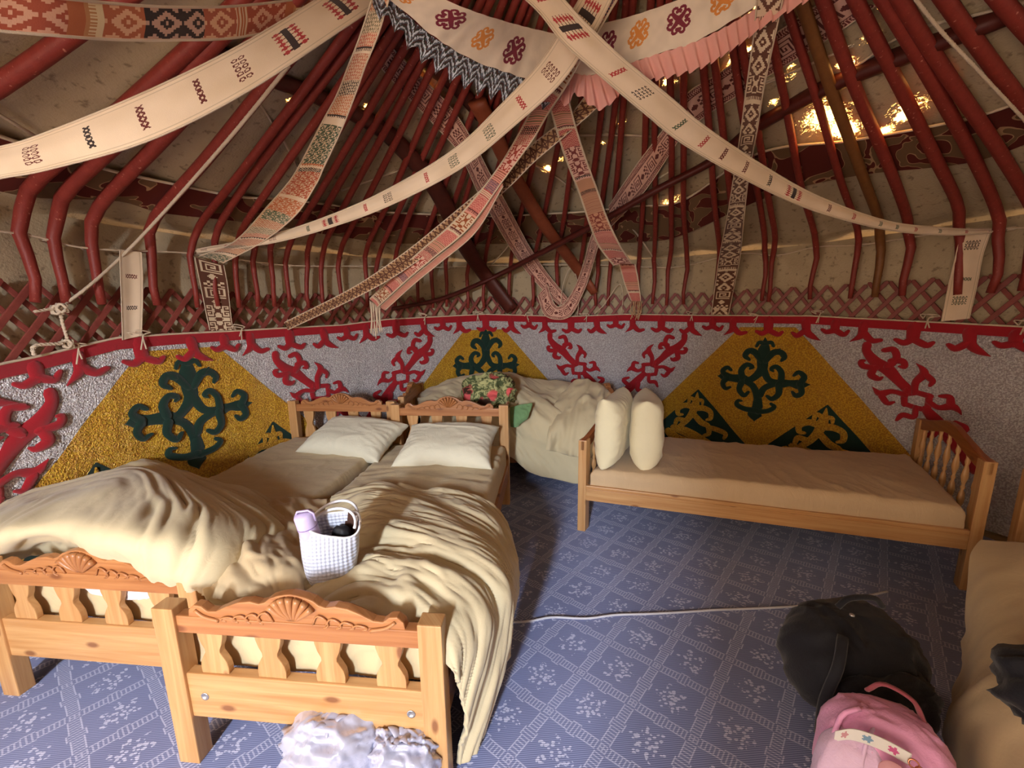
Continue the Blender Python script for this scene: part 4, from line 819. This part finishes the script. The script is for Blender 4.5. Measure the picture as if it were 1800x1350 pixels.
# ------------------------------------------------------------------ soft things
def solidify(o, th=.006, off=-1):
    m = o.modifiers.new('thickness', 'SOLIDIFY'); m.thickness = th; m.offset = off; return o
def mattress(name, corners, z0, z1, mat, label, wr=.006, rad=.03, skirt=.0, seed=0., parent=None, wx=3.2, wy=9):
    """four corner points (x,y) counter-clockwise; rounded box with wrinkled sheet"""
    c = np.array(corners, float); n, m = 130, 90; V = []; prof = []
    # superellipse section: grid over u,v in [-1,1] folded down the sides
    k = 10
    uu = np.r_[np.full(k, 0.), np.linspace(0, 1, n), np.full(k, 1.)]; du = np.r_[np.linspace(1, .08, k), np.zeros(n), np.linspace(.08, 1, k)]
    vv = np.r_[np.full(k, 0.), np.linspace(0, 1, m), np.full(k, 1.)]; dv = np.r_[np.linspace(1, .08, k), np.zeros(m), np.linspace(.08, 1, k)]
    U, Vv = np.meshgrid(uu, vv, indexing='ij'); DU, DV = np.meshgrid(du, dv, indexing='ij'); D = np.maximum(DU, DV)
    Pxy = (c[0]*(1-U[..., None])*(1-Vv[..., None])+c[1]*U[..., None]*(1-Vv[..., None])+c[2]*U[..., None]*Vv[..., None]+c[3]*(1-U[..., None])*Vv[..., None])
    cen = c.mean(0); Lx = np.linalg.norm(c[1]-c[0]); Ly = np.linalg.norm(c[3]-c[0])
    eu = np.minimum(U, 1-U)*Lx; ev = np.minimum(Vv, 1-Vv)*Ly; e = np.minimum(eu, ev); round_ = np.where(e < rad, rad-np.sqrt(np.maximum(rad*rad-(rad-e)**2, 0)), 0)
    z = z1-round_*(D == 0)-(rad*.9+(z1-z0-rad*.9)*D)*(D > 0)
    w_ = ridged(U*Lx*wx+Vv*Ly*2+seed, Vv*Ly*wy+seed*2, seed)*wr+vnoise(U*Lx*2.2+seed, Vv*Ly*2.2)*wr*1.2
    z = z+w_*(D == 0)
    side = (D > 0); out = (Pxy-cen); out = out/np.linalg.norm(out, axis=-1)[..., None]
    Pxy = Pxy+out*(side*(.006+.012*(ridged(U*9+Vv*7, z*9, seed+4)-.5)))[..., None]
    V = np.concatenate([Pxy, z[..., None]], -1).reshape(-1, 3)
    o = mesh(name, V, gridfaces(len(uu), len(vv)), mat, parent)
    if label: tag(o, label, 'mattress')
    return o
def bedpt(b, x, y): c_, s_ = math.cos(b.rotation_euler.z), math.sin(b.rotation_euler.z); return (b.location.x+c_*x-s_*y, b.location.y+s_*x+c_*y)
mattress('mattress', [bedpt(bedA, .035, .045), bedpt(bedA, .92, .045), bedpt(bedA, .93, 1.88), bedpt(bedA, .02, 1.88)], .335, .495, SHEET, 'mattress in beige fitted sheet on the front centre bed', .022, seed=1.)
mattress('mattress', [bedpt(bedB, .035, .045), bedpt(bedB, .935, .045), bedpt(bedB, .935, 1.84), bedpt(bedB, .04, 1.84)], .335, .50, SHEET, 'mattress in beige fitted sheet on the left wall bed', .020, seed=5.)
cc = lambda a, b: tuple(C0+e1*a+e2*b)
mattress('mattress', [cc(.05, .03), cc(LC-.05, .03), cc(LC-.05, .95), cc(.05, .95)], .335, .45, cloth_mat('brown_sheet', srgb(200, 172, 136), .5, 5, stretch=(3, 1.2, 1)), 'bare mattress in pale brown sheet on the right wall bed', .018, .03, seed=9., wx=6., wy=3.)
mattress('mattress', [(-.92, 3.31), (.88, 3.31), (.88, 4.02), (-.92, 4.02)], .335, .5, SHEET, 'mattress under the heaped covers on the back bed', .01, seed=12.)
dd = lambda a, b: tuple(D0+d1*a+d2*b)
mattress('mattress', [dd(.04, 1.84), dd(.91, 1.84), dd(.91, .06), dd(.04, .06)], .335, .52, DUVET_TAN, 'thick tan mattress on the bed at the right edge', .008, .06, seed=15.)

def cloth(name, rows, mat, label=None, n=110, m=110, wr=.018, freq=7, aniso=(1, 1), seed=0., th=.02, parent=None, cat='duvet', fine=.006, floor=None, keepedge=True, ang_=0.):
    """rows of 3-D control points -> smooth surface with folds along its normal"""
    Rw = [crom(np.array(r), m) for r in rows]; Cw = np.stack(Rw, 0); G = np.stack([crom(Cw[:, j], n) for j in range(m)], 1)
    dU = np.gradient(G, axis=0); dV = np.gradient(G, axis=1); Nn = np.cross(dU, dV); Nn /= np.linalg.norm(Nn, axis=-1)[..., None]+1e-9
    if Nn[..., 2].mean() < 0: Nn = -Nn
    a = np.cumsum(np.linalg.norm(dU, axis=-1), 0); b = np.cumsum(np.linalg.norm(dV, axis=-1), 1)
    ca_, sa_ = math.cos(ang_), math.sin(ang_); a2 = a*ca_+b*sa_; b2 = -a*sa_+b*ca_
    wx = vnoise(a*2.2+seed, b*2.2, seed)*.35+.12*np.sin(a*3+seed)*np.cos(b*2.3); dens = .35+.9*vnoise(a*3+seed, b*3+4, seed+1)
    def folds(f, k):
        q = vnoise((a2+wx*.5)*f*aniso[0]+k, (b2+wx*.25)*f*aniso[1]+k*1.3, k); q = 1-abs(2*q-1); return q*q*(3-2*q)
    w_ = (folds(freq*.55, seed)-.5)*wr*1.1+dens*((folds(freq*1.6, seed+3)-.5)*wr*.75+(folds(freq*3.8, seed+6)-.5)*fine*1.3)
    G = G+Nn*w_[..., None]
    if floor is not None: G[..., 2] = np.maximum(G[..., 2], floor+.004+.006*vnoise(a*20, b*20))
    o = mesh(name, G.reshape(-1, 3), gridfaces(n, m)[:, ::-1] if True else None, mat, parent)
    solidify(o, th, 0)
    if label: tag(o, label, cat)
    return o
Z = atZ
# duvet on the front bed, falling over its right side to the carpet
cloth('duvet', [
 [Z(585, 880, .50), Z(655, 856, .51), Z(760, 864, .52), Z(840, 880, .52), Z(878, 905, .47), Z(890, 935, .40)],
 [Z(562, 930, .52), Z(650, 900, .57), Z(770, 915, .58), Z(855, 935, .56), Z(892, 975, .46), Z(903, 1015, .26)],
 [Z(540, 985, .51), Z(640, 960, .56), Z(770, 975, .59), Z(858, 1005, .56), Z(893, 1040, .42), Z(893, 1085, .14)],
 [Z(530, 1030, .51), Z(640, 1020, .55), Z(755, 1035, .57), Z(838, 1062, .54), Z(880, 1110, .38), Z(880, 1175, .06)],
 [Z(525, 1060, .50), Z(640, 1060, .53), Z(745, 1080, .54), Z(815, 1105, .51), Z(862, 1170, .30), Z(862, 1240, .03)],
 [Z(520, 1085, .49), Z(640, 1092, .50), Z(735, 1108, .51), Z(800, 1135, .48), Z(838, 1220, .24), Z(835, 1300, .02)],
 [Z(520, 1112, .46), Z(640, 1122, .46), Z(730, 1135, .47), Z(788, 1160, .44), Z(815, 1262, .20), Z(808, 1345, .015)]],
 DUVET, 'large rumpled beige duvet on the front bed falling to the carpet', 210, 200, .030, 6.5, (1.9, .55), 3., .016, fine=.007, floor=0.0, ang_=-.35)
# bunched cover at the seam between the two beds
cloth('duvet', [
 [Z(395, 905, .50), Z(430, 890, .53), Z(500, 885, .53), Z(575, 885, .50)],
 [Z(380, 965, .53), Z(440, 945, .60), Z(510, 945, .58), Z(565, 945, .50)],
 [Z(372, 1020, .52), Z(440, 1000, .57), Z(500, 1000, .56), Z(560, 1010, .50)],
 [Z(385, 1070, .48), Z(440, 1058, .52), Z(500, 1062, .51), Z(560, 1075, .48)]],
 DUVET_TAN, 'bunched tan sheet in the hollow between the two front beds', 90, 80, .04, 7, (1, 1.4), 8., .012)
# duvet heaped on the left bed
cloth('duvet', [
 [Z(-60, 960, .50), Z(0, 890, .52), Z(110, 850, .54), Z(240, 812, .58), Z(350, 846, .55), Z(440, 872, .52), Z(494, 908, .50)],
 [Z(-60, 950, .60), Z(0, 905, .68), Z(110, 868, .72), Z(245, 838, .74), Z(350, 865, .70), Z(440, 892, .62), Z(497, 918, .54)],
 [Z(-60, 965, .64), Z(0, 930, .72), Z(110, 900, .74), Z(240, 890, .76), Z(350, 905, .72), Z(430, 925, .66), Z(492, 935, .56)],
 [Z(-60, 985, .60), Z(0, 952, .68), Z(110, 930, .72), Z(220, 945, .74), Z(320, 958, .70), Z(400, 965, .64), Z(480, 958, .54)],
 [Z(-60, 1000, .52), Z(0, 972, .58), Z(100, 950, .60), Z(200, 975, .63), Z(300, 998, .62), Z(375, 1010, .58), Z(455, 990, .51)],
 [Z(-60, 1010, .47), Z(0, 990, .50), Z(95, 968, .51), Z(200, 1000, .52), Z(300, 1022, .51), Z(368, 1038, .50), Z(440, 1010, .49)]],
 DUVET, 'thick beige duvet heaped over the foot of the left bed', 150, 170, .030, 4., (1.6, .6), 13., .02, fine=.005, ang_=-1.0)
# covers on the back bed
Ya = atY
cloth('duvet', [
 [Ya(735, 690, 3.92), Ya(800, 672, 3.95), Ya(880, 662, 3.95), Ya(950, 672, 3.95), Ya(1010, 684, 3.9), Ya(1048, 690, 3.85)],
 [Ya(735, 700, 3.75), Ya(800, 684, 3.8), Ya(880, 672, 3.78), Ya(950, 684, 3.75), Ya(1012, 690, 3.7), Ya(1050, 700, 3.65)],
 [Ya(738, 722, 3.5), Ya(800, 715, 3.5), Ya(880, 705, 3.5), Ya(950, 712, 3.45), Ya(1010, 715, 3.42), Ya(1050, 722, 3.38)],
 [Ya(740, 750, 3.3), Ya(800, 750, 3.3), Ya(880, 745, 3.28), Ya(940, 750, 3.27), Ya(1005, 755, 3.24), Ya(1050, 762, 3.16)],
 [Ya(740, 775, 3.25), Ya(800, 778, 3.25), Ya(885, 780, 3.24), Ya(940, 790, 3.22), Ya(1003, 805, 3.2), Ya(1042, 812, 3.13)],
 [Ya(740, 790, 3.24), Ya(800, 792, 3.24), Ya(890, 800, 3.23), Ya(938, 832, 3.21), Ya(1000, 846, 3.19), Ya(1035, 846, 3.13)]],
 DUVET, 'rumpled beige duvet over the back bed hanging down to the carpet', 150, 150, .060, 3.8, (.6, 1.5), 21., .02, fine=.008, floor=.0, ang_=.7)
cloth('duvet', [
 [Ya(1000, 690, 3.7), Ya(1020, 672, 3.72), Ya(1045, 676, 3.7), Ya(1068, 690, 3.65)],
 [Ya(975, 715, 3.4), Ya(1010, 705, 3.42), Ya(1050, 710, 3.35), Ya(1075, 722, 3.3)],
 [Ya(965, 755, 3.2), Ya(1005, 750, 3.18), Ya(1040, 755, 3.12), Ya(1062, 762, 3.06)],
 [Ya(960, 790, 3.16), Ya(1000, 800, 3.12), Ya(1032, 805, 3.06), Ya(1050, 800, 3.0)]],
 DUVET, 'pale beige cover slipping off the right end of the back bed', 70, 70, .05, 5, (.7, 1.5), 31., .016)
cloth('duvet', [
 [Z(1722, 958, .55), Z(1765, 960, .56), Z(1830, 968, .57), Z(1920, 985, .57)],
 [Z(1716, 985, .53), Z(1765, 1000, .56), Z(1840, 1010, .58), Z(1960, 1030, .58)],
 [Z(1712, 1060, .44), Z(1760, 1085, .50), Z(1850, 1100, .56), Z(1980, 1110, .57)],
 [Z(1704, 1130, .28), Z(1730, 1180, .38), Z(1850, 1220, .50), Z(2000, 1230, .56)],
 [Z(1690, 1200, .10), Z(1705, 1280, .20), Z(1840, 1340, .38), Z(2020, 1350, .5)],
 [Z(1688, 1235, .01), Z(1690, 1345, .05), Z(1800, 1450, .2), Z(2000, 1480, .4)]],
 DUVET_TAN, 'tan cover hanging over the corner of the bed at the right edge', 80, 80, .03, 3, (1, 1), 41., .02, floor=0.0)
# floral blanket bundle and green cloth
fm = NT('floral_print', .9); v = fm.coord(); vo = fm.node('ShaderNodeTexVoronoi'); fm.l.new(v, vo.inputs[0]); vo.inputs['Scale'].default_value = 8
sc_ = fm.node('ShaderNodeSeparateColor'); fm.l.new(vo.outputs['Color'], sc_.inputs[0]); nn = fm.noise(v, 16, 3, .6, 1.5)
c = fm.mix(fm.ramp(nn, .45, .55), srgb(74, 84, 52), srgb(172, 172, 120)); c = fm.mix(fm.M('MULTIPLY', fm.M('GREATER_THAN', sc_.outputs[0], .55), fm.ramp(vo.outputs['Distance'], .5, .35)), c, srgb(214, 92, 92)); c = fm.mix(fm.M('MULTIPLY', fm.M('LESS_THAN', sc_.outputs[1], .3), fm.ramp(vo.outputs['Distance'], .45, .3)), c, srgb(60, 36, 24))
fm.color(c); fm.bump(fm.noise(v, 12, 4, .6, 1.5), .5, .02)
def blob(name, c0, rad, mat, label, cat, seed=0., wr=.03, n=60, rot=0., parent=None, pinch=.0, zmin=None):
    th_, ph = np.meshgrid(np.linspace(0, 2*math.pi, n+1)[:-1], np.linspace(0, math.pi, n//2), indexing='ij')
    d = np.stack([np.cos(th_)*np.sin(ph), np.sin(th_)*np.sin(ph), np.cos(ph)], -1)
    sgn = lambda a, p: np.sign(a)*abs(a)**p
    d2 = np.stack([sgn(d[..., 0], .75), sgn(d[..., 1], .75), sgn(d[..., 2], .85)], -1)
    w_ = (ridged(d[..., 0]*2.4+seed+3, d[..., 1]*2.4+d[..., 2]*2+seed+3, seed)-.5)*wr
    P = d2*np.array(rad)*(1-pinch*d[..., 2:3].clip(0, 1))+d*w_[..., None]
    c_, s_ = math.cos(rot), math.sin(rot); P = np.stack([P[..., 0]*c_-P[..., 1]*s_, P[..., 0]*s_+P[..., 1]*c_, P[..., 2]], -1)+np.array(c0)
    if zmin is not None: P[..., 2] = np.maximum(P[..., 2], zmin)
    o = mesh(name, P.reshape(-1, 3), gridfaces(n, n//2, True), mat, parent)
    if label: tag(o, label, cat)
    return o
pc = Ya(860, 690, 3.38)
blob('blanket_bundle', pc, (.24, .15, .145), fm.m, 'bundled green and pink floral blanket on the back bed', 'blanket', 4., .09, 90, .1)
cloth('towel', [[Ya(897, 716, 3.22), Ya(915, 712, 3.22), Ya(936, 708, 3.24)], [Ya(897, 735, 3.18), Ya(915, 732, 3.17), Ya(932, 722, 3.2)], [Ya(898, 750, 3.17), Ya(908, 750, 3.16), Ya(920, 738, 3.19)]],
      cloth_mat('green_cotton', srgb(120, 158, 108), .3, 30), 'small light green cloth poking out from the floral blanket', 30, 30, .02, 9, (1, 1), 2., .01, cat='cloth')

def pillow(name, c0, sx, sy, h, rot, mat, label, seed, tilt=(0, 0), pw=3.4):
    n = 64; a = np.linspace(-1, 1, n); U, Vv = np.meshgrid(a, a, indexing='ij')
    prof = ((1-abs(U)**pw)*(1-abs(Vv)**pw)).clip(0)**.55
    cut = 1-.10*(1-abs(U)**2)*abs(Vv)**3; cut2 = 1-.10*(1-abs(Vv)**2)*abs(U)**3
    x = U*sx/2*cut2; y = Vv*sy/2*cut; V = []; Fc = []
    w_ = (ridged(U*1.3+seed, Vv*1.8+seed, seed, 2)-.45)*.013*(prof**.4+.15)
    rg = np.maximum(abs(U), abs(Vv)); w2 = np.sin(np.arctan2(Vv, U)*26+seed)*.004*(rg**4)*prof**.3
    for sg in (1, -1): V.append(np.stack([x, y, sg*(prof*h/2+(w_+w2)*(prof > .01))*(1 if sg > 0 else .8)], -1).reshape(-1, 3))
    V = np.concatenate(V); f1 = gridfaces(n, n); Fc = np.vstack([f1, f1[:, ::-1]+n*n])
    M = Euler((tilt[0], tilt[1], rot)).to_matrix(); V = V@np.array(M).T+np.array(c0)
    o = mesh(name, V, Fc, mat); m = o.modifiers.new('weld', 'WELD'); m.merge_threshold = .0008
    return tag(o, label, 'pillow')
pillow('pillow', (bedpt(bedA, .55, 1.60))+(.60,), .70, .46, .22, R(-6), PILLOW, 'plump pale pillow at the head of the front centre bed', 2., (R(22), 0))
pillow('pillow', (bedpt(bedB, .73, 1.58))+(.60,), .72, .46, .22, R(-16), PILLOW, 'pale pillow with pointed corner at the head of the left bed', 6., (R(20), R(2)))
p1 = atY(1078, 748, 2.72); p2 = atY(1133, 750, 2.74)
pillow('pillow', p1, .54, .50, .21, R(60), cloth_mat('ivory_cotton', srgb(226, 214, 178), .3, 12), 'left of two ivory pillows standing on edge at the left end of the right bed', 11., (R(90), R(0)), 5.5)
pillow('pillow', p2, .54, .50, .25, R(72), bpy.data.materials['ivory_cotton'], 'right of two ivory pillows standing on edge, toward the bare mattress', 14., (R(90), R(0)), 5.5)

# white label strips and bunched ends seen through the slats
cloth('towel', [[(*bedpt(bedB, .42, .10), .515), (*bedpt(bedB, .60, .10), .520), (*bedpt(bedB, .80, .10), .515)], [(*bedpt(bedB, .42, .032), .505), (*bedpt(bedB, .60, .030), .508), (*bedpt(bedB, .80, .032), .505)], [(*bedpt(bedB, .44, .026), .46), (*bedpt(bedB, .62, .026), .44), (*bedpt(bedB, .78, .026), .47)]],
      cloth_mat('white_towel', srgb(236, 232, 236), .3, 60), 'white folded cloth showing between the slats of the left bed footboard', 40, 40, .006, 9, (1, 1), 3., .008, cat='cloth')
# ------------------------------------------------------------------ tote bag with bottle
bc = Z(585, 1030, .50); tb = empty('tote_bag', tuple(bc), label='white quilted tote bag with ring handles standing on the front duvet', cat='bag')
qt = NT('white_quilted', .45); v = qt.coord(); m_ = qt.map(v, (1, 1, 1)); sp2 = qt.node('ShaderNodeSeparateXYZ'); qt.l.new(v, sp2.inputs[0])
hh = qt.M('MULTIPLY', qt.M('SINE', qt.M('MULTIPLY', qt.M('ADD', sp2.outputs[0], sp2.outputs[2]), 230)), qt.M('SINE', qt.M('MULTIPLY', qt.M('SUBTRACT', sp2.outputs[0], sp2.outputs[2]), 230)))
qt.color(qt.mix(qt.M('MULTIPLY', qt.noise(v, 9), .3), srgb(206, 210, 226), srgb(176, 182, 202))); qt.bump(hh, .55, .006)
H = .27; n = 48; Vb = []; lev = np.linspace(0, 1, 22); a = np.linspace(0, 2*math.pi, n+1)[:-1]
lean = np.array([.012, .0, 0])
def bagring(f):
    wx_ = np.interp(f, [0, .25, .5, .8, 1], [.066, .088, .098, .102, .105]); wy_ = np.interp(f, [0, .3, .7, 1], [.045, .062, .055, .045])
    zt = H*f-(.045*f**2)*(np.cos(a+.9).clip(0, 1)**1.5)*1.4
    return np.c_[wx_*np.sign(np.cos(a))*abs(np.cos(a))**.8, wy_*np.sign(np.sin(a))*abs(np.sin(a))**.8, zt]*1.+lean*f
def baglist(s, f): g = bagring(f)*np.array([s, s, 1]); c_, s_ = math.cos(.25), math.sin(.25); return np.c_[g[:, 0]*c_-g[:, 1]*s_, g[:, 0]*s_+g[:, 1]*c_, g[:, 2]]+bc+np.array([0, 0, .005])
V = np.concatenate([baglist(1, f) for f in lev]); bag = mesh('bag_body', V, [tuple(range(n))]+[(i*n+j, i*n+(j+1) % n, (i+1)*n+(j+1) % n, (i+1)*n+j) for i in range(len(lev)-1) for j in range(n)], qt.m, tb); solidify(bag, .004, -1)
V = np.concatenate([baglist(.93, f) for f in lev[3:]]); mesh('lining', V, [tuple(range(n))]+[(i*n+j, i*n+(j+1) % n, (i+1)*n+(j+1) % n, (i+1)*n+j) for i in range(len(lev)-4) for j in range(n)], plain('dark_lining', srgb(70, 44, 34), .8), tb)
WP = plain('white_vinyl', srgb(236, 236, 244), .35)
rim = baglist(1.01, 1.); mesh('rim_piping', *tube_geo(np.vstack([rim, rim[:1]]), .004, 6), WP, tb)
for sg, dx_ in ((1, 0), (-1, .012)):
    t = np.linspace(0, math.pi, 24); base_ = bc+np.array([.012+dx_, sg*.03, H+.0]); P = np.c_[np.cos(t)*.088, -sg*.01+np.sin(t)*(.10 if sg > 0 else .075), np.sin(t)*.040-.02]+base_
    mesh('ring_handle', *tube_geo(P, .0055, 8), WP, tb)
pr_ = [(.0, 0), (.030, 0), (.033, .01), (.033, .12), (.0335, .125), (.032, .13), (.034, .135), (.034, .185), (.030, .195), (.0, .196)]
V, Fc = lathe_geo([(max(r, .0005), z) for r, z in pr_], 28); Mb = np.array(Euler((R(6), R(-8), 0)).to_matrix()); V = V@Mb.T+bc+np.array([-.035, -.012, .125])
bt = mesh('bottle', V, Fc, plain('lavender_plastic', srgb(206, 190, 232), .3)); tag(bt, 'lavender drinks bottle standing in the white tote bag', 'bottle')
V, Fc = lathe_geo([(.0345, .14), (.0350, .142), (.0345, .144)], 28); mesh('cap_seam', V@Mb.T+bc+np.array([-.035, -.012, .125]), Fc, plain('violet_line', srgb(140, 120, 170), .5), bt, keep=False)
V, Fc = tube_geo(np.array([[-.03, 0, .19], [-.02, 0, .205], [.02, 0, .205], [.036, 0, .19], [.036, 0, .16]]), .004, 6); mesh('carry_loop', V@Mb.T+bc+np.array([-.035, -.012, .125]), Fc, plain('clear_loop', srgb(196, 180, 220), .3), bt, keep=False)
# dark pouch inside the tote
blob('pouch', bc+np.array([.045, .015, .19]), (.035, .022, .05), plain('black_nylon', srgb(26, 24, 28), .6), 'small black pouch inside the white tote bag', 'pouch', 3., .008, 30)

# ------------------------------------------------------------------ plastic bags under the front bed
pl = NT('white_film', .28); v = pl.coord(); n_ = pl.noise(v, 9, 3, .5, 1.); pl.color(pl.mix(n_, srgb(200, 200, 218), srgb(158, 160, 186))); pl.bump(n_, .25, .02); pl.b.inputs['Transmission Weight'].default_value = .25; pl.b.inputs['Alpha'].default_value = 1
for (u_, v_), rad, sd, lb in (((585, 1345), (.17, .13, .125), 3., 'left knotted white plastic carrier bag under the front bed'), ((705, 1365), (.12, .10, .11), 8., 'right crumpled white plastic bag under the front bed beside the leg')):
    p = Z(u_, v_, .09); p = p+np.array([0, .06, 0]); p[2] = rad[2]+.0
    o = blob('plastic_bag', p, rad, pl.m, lb, 'plastic bag', sd, .04, 110, zmin=.004)
    g = []
    for k in range(7):
        a_ = k*.9+sd; d = np.array([math.cos(a_)*.04, math.sin(a_)*.03, .016+.010*math.sin(k*2.)]); c0 = p+np.array([0, -rad[1]*.35, rad[2]*.72])
        g.append(tube_geo(crom([c0, c0+d*.6+np.array([0, 0, .015]), c0+d*1.3], 8), np.array([.010, .012, .014, .014, .012, .009, .006, .002]), 7, flat=.4))
    mesh('knot', *join_geo(g), pl.m, o)

# ------------------------------------------------------------------ cable on the carpet
P = [Z(u, v, .006) for u, v in ((700, 1100), (800, 1098), (880, 1095), (930, 1092), (970, 1085), (1030, 1087), (1080, 1081), (1140, 1079), (1200, 1076), (1260, 1072), (1340, 1069), (1420, 1064), (1500, 1052), (1560, 1040))]
cb = tube('cable', P, .0055, plain('white_cable', srgb(206, 206, 216), .4), None, 8, 90); tag(cb, 'thin white cable lying across the blue carpet', 'cable')

# ------------------------------------------------------------------ backpacks at lower right
DK = cloth_mat('black_nylon_fabric', srgb(20, 21, 30), .2, 120, .75)
bp = empty('backpack', (1.24, 1.26, 0), label='large black backpack slumped on the carpet at lower right', cat='backpack')
blob('backpack_body', (1.27, 1.27, .22), (.225, .17, .22), DK, None, None, 2., .03, 80, .12, bp, .2, .003)
tube('shoulder_strap', [(1.13, 1.16, .40), (1.07, 1.10, .34), (1.04, 1.10, .20), (1.06, 1.12, .04)], .016, DK, bp, 8, 20, flat=.35)
tube('grab_loop', [(1.20, 1.27, .42), (1.24, 1.27, .455), (1.33, 1.27, .455), (1.38, 1.28, .41)], .010, DK, bp, 8, 20)
t_ = blob('front_pocket', (1.26, 1.11, .18), (.18, .07, .13), DK, None, None, 5., .03, 50, .1, bp, .1, .01)
V, Fc = lathe_geo([(.002, 0), (.008, .002), (.008, .006), (.002, .008)], 12, (1.21, 1.22, .425)); mesh('zip_pull', V, Fc, plain('steel', (.7, .7, .7), .3, .9), bp)
PKM = cloth_mat('pink_satin', srgb(246, 176, 226), .25, 60, .5); PKL = cloth_mat('lilac_print', srgb(236, 206, 244), .2, 60, .5)
pb = empty('small_backpack', (1.02, .86, 0), label='small pink and lilac backpack in front of the black backpack', cat='backpack')
pk0 = np.array([1.0, .88, .2])
blob('bag_shell', pk0+np.array([.02, .0, 0]), (.155, .12, .22), PKM, None, None, 7., .02, 70, .25, pb, .18, .003)
blob('front_pocket', pk0+np.array([-.045, -.088, -.03]), (.095, .055, .155), PKL, None, None, 9., .012, 50, .2, pb, .12, .005)
blob('mesh_pocket', pk0+np.array([.085, -.08, -.05]), (.075, .05, .13), PKL, None, None, 12., .012, 40, .3, pb, .1, .005)
tube('side_piping', [pk0+np.array([-.10, -.10, -.19]), pk0+np.array([-.105, -.105, 0]), pk0+np.array([-.09, -.09, .13]), pk0+np.array([-.05, -.07, .17])], .007, PKM, pb, 6, 20)
tube('centre_zip', [pk0+np.array([-.035, -.135, -.15]), pk0+np.array([-.04, -.137, 0]), pk0+np.array([-.035, -.115, .10]), pk0+np.array([-.01, -.06, .16])], .005, PKL, pb, 6, 20)
tube('top_handle', [pk0+np.array([-.03, .02, .19]), pk0+np.array([.0, .0, .235]), pk0+np.array([.06, .0, .225]), pk0+np.array([.09, .03, .17])], .012, cloth_mat('rose_webbing', srgb(150, 72, 84), .3, 90), pb, 8, 16, flat=.5)
# printed wrist strap with flower marks
def strap_col(S, T):
    C = np.zeros(S.shape+(3,))+hexc(236, 236, 232)
    for k, c_ in ((.2, hexc(206, 150, 160)), (.5, hexc(120, 160, 190)), (.8, hexc(206, 90, 150))):
        a_ = (S-k)*5.2; b_ = (T-.5)*1.15; r = np.hypot(a_, b_); th_ = np.arctan2(b_, a_); C = np.where((r < .38*(.45+.55*abs(np.cos(th_*2.5))))[..., None], c_, C)
    return C
q = [np.array(p) for p in ((-.10, -.125, .105), (-.065, -.145, .145), (-.01, -.14, .155), (.05, -.125, .145))]; Q = crom(q, 61)+pk0; up = np.array([.0, .01, -.036]); m = 17
G = Q[:, None]+up*np.linspace(0, 1, m)[None, :, None]; S, T = np.meshgrid((np.arange(60)+.5)/60, (np.arange(m-1)+.5)/(m-1), indexing='ij')
so = mesh('wrist_strap', G.reshape(-1, 3), gridfaces(61, m), COTTON, pb, col=strap_col(S, T).reshape(-1, 3)); solidify(so, .003, 0); so['label'] = 'white strap printed with small flowers'
RG = plain('rose_gold', srgb(214, 140, 110), .25, .9)
for k in range(4):
    c0 = pk0+np.array([.055+.014*k, -.13+.004*k, .125-.014*k]); t = np.linspace(0, 2*math.pi, 17); mesh('chain_ring', *tube_geo(np.array([c0+np.array([.010*math.cos(x), (.004 if k % 2 else .001)*math.sin(x), .010*math.sin(x)]) for x in t]), .0022, 6), RG, pb)
V, Fc = lathe_geo([(.0005, 0), (.030, 0), (.031, .002), (.030, .004), (.0005, .004)], 30); V = V[:, [0, 2, 1]]+pk0+np.array([.02, -.152, .085]); mesh('round_tag', V, Fc, plain('dusty_pink_leather', srgb(206, 150, 160), .5), pb)
pb.rotation_euler = (R(-14), 0, R(-40))
# dark jacket on the right-edge bed
blob('jacket', tuple(Z(1930, 1260, .52)), (.11, .16, .09), DK, 'dark jacket lying on the bed at the right edge', 'jacket', 6., .05, 60, .4)
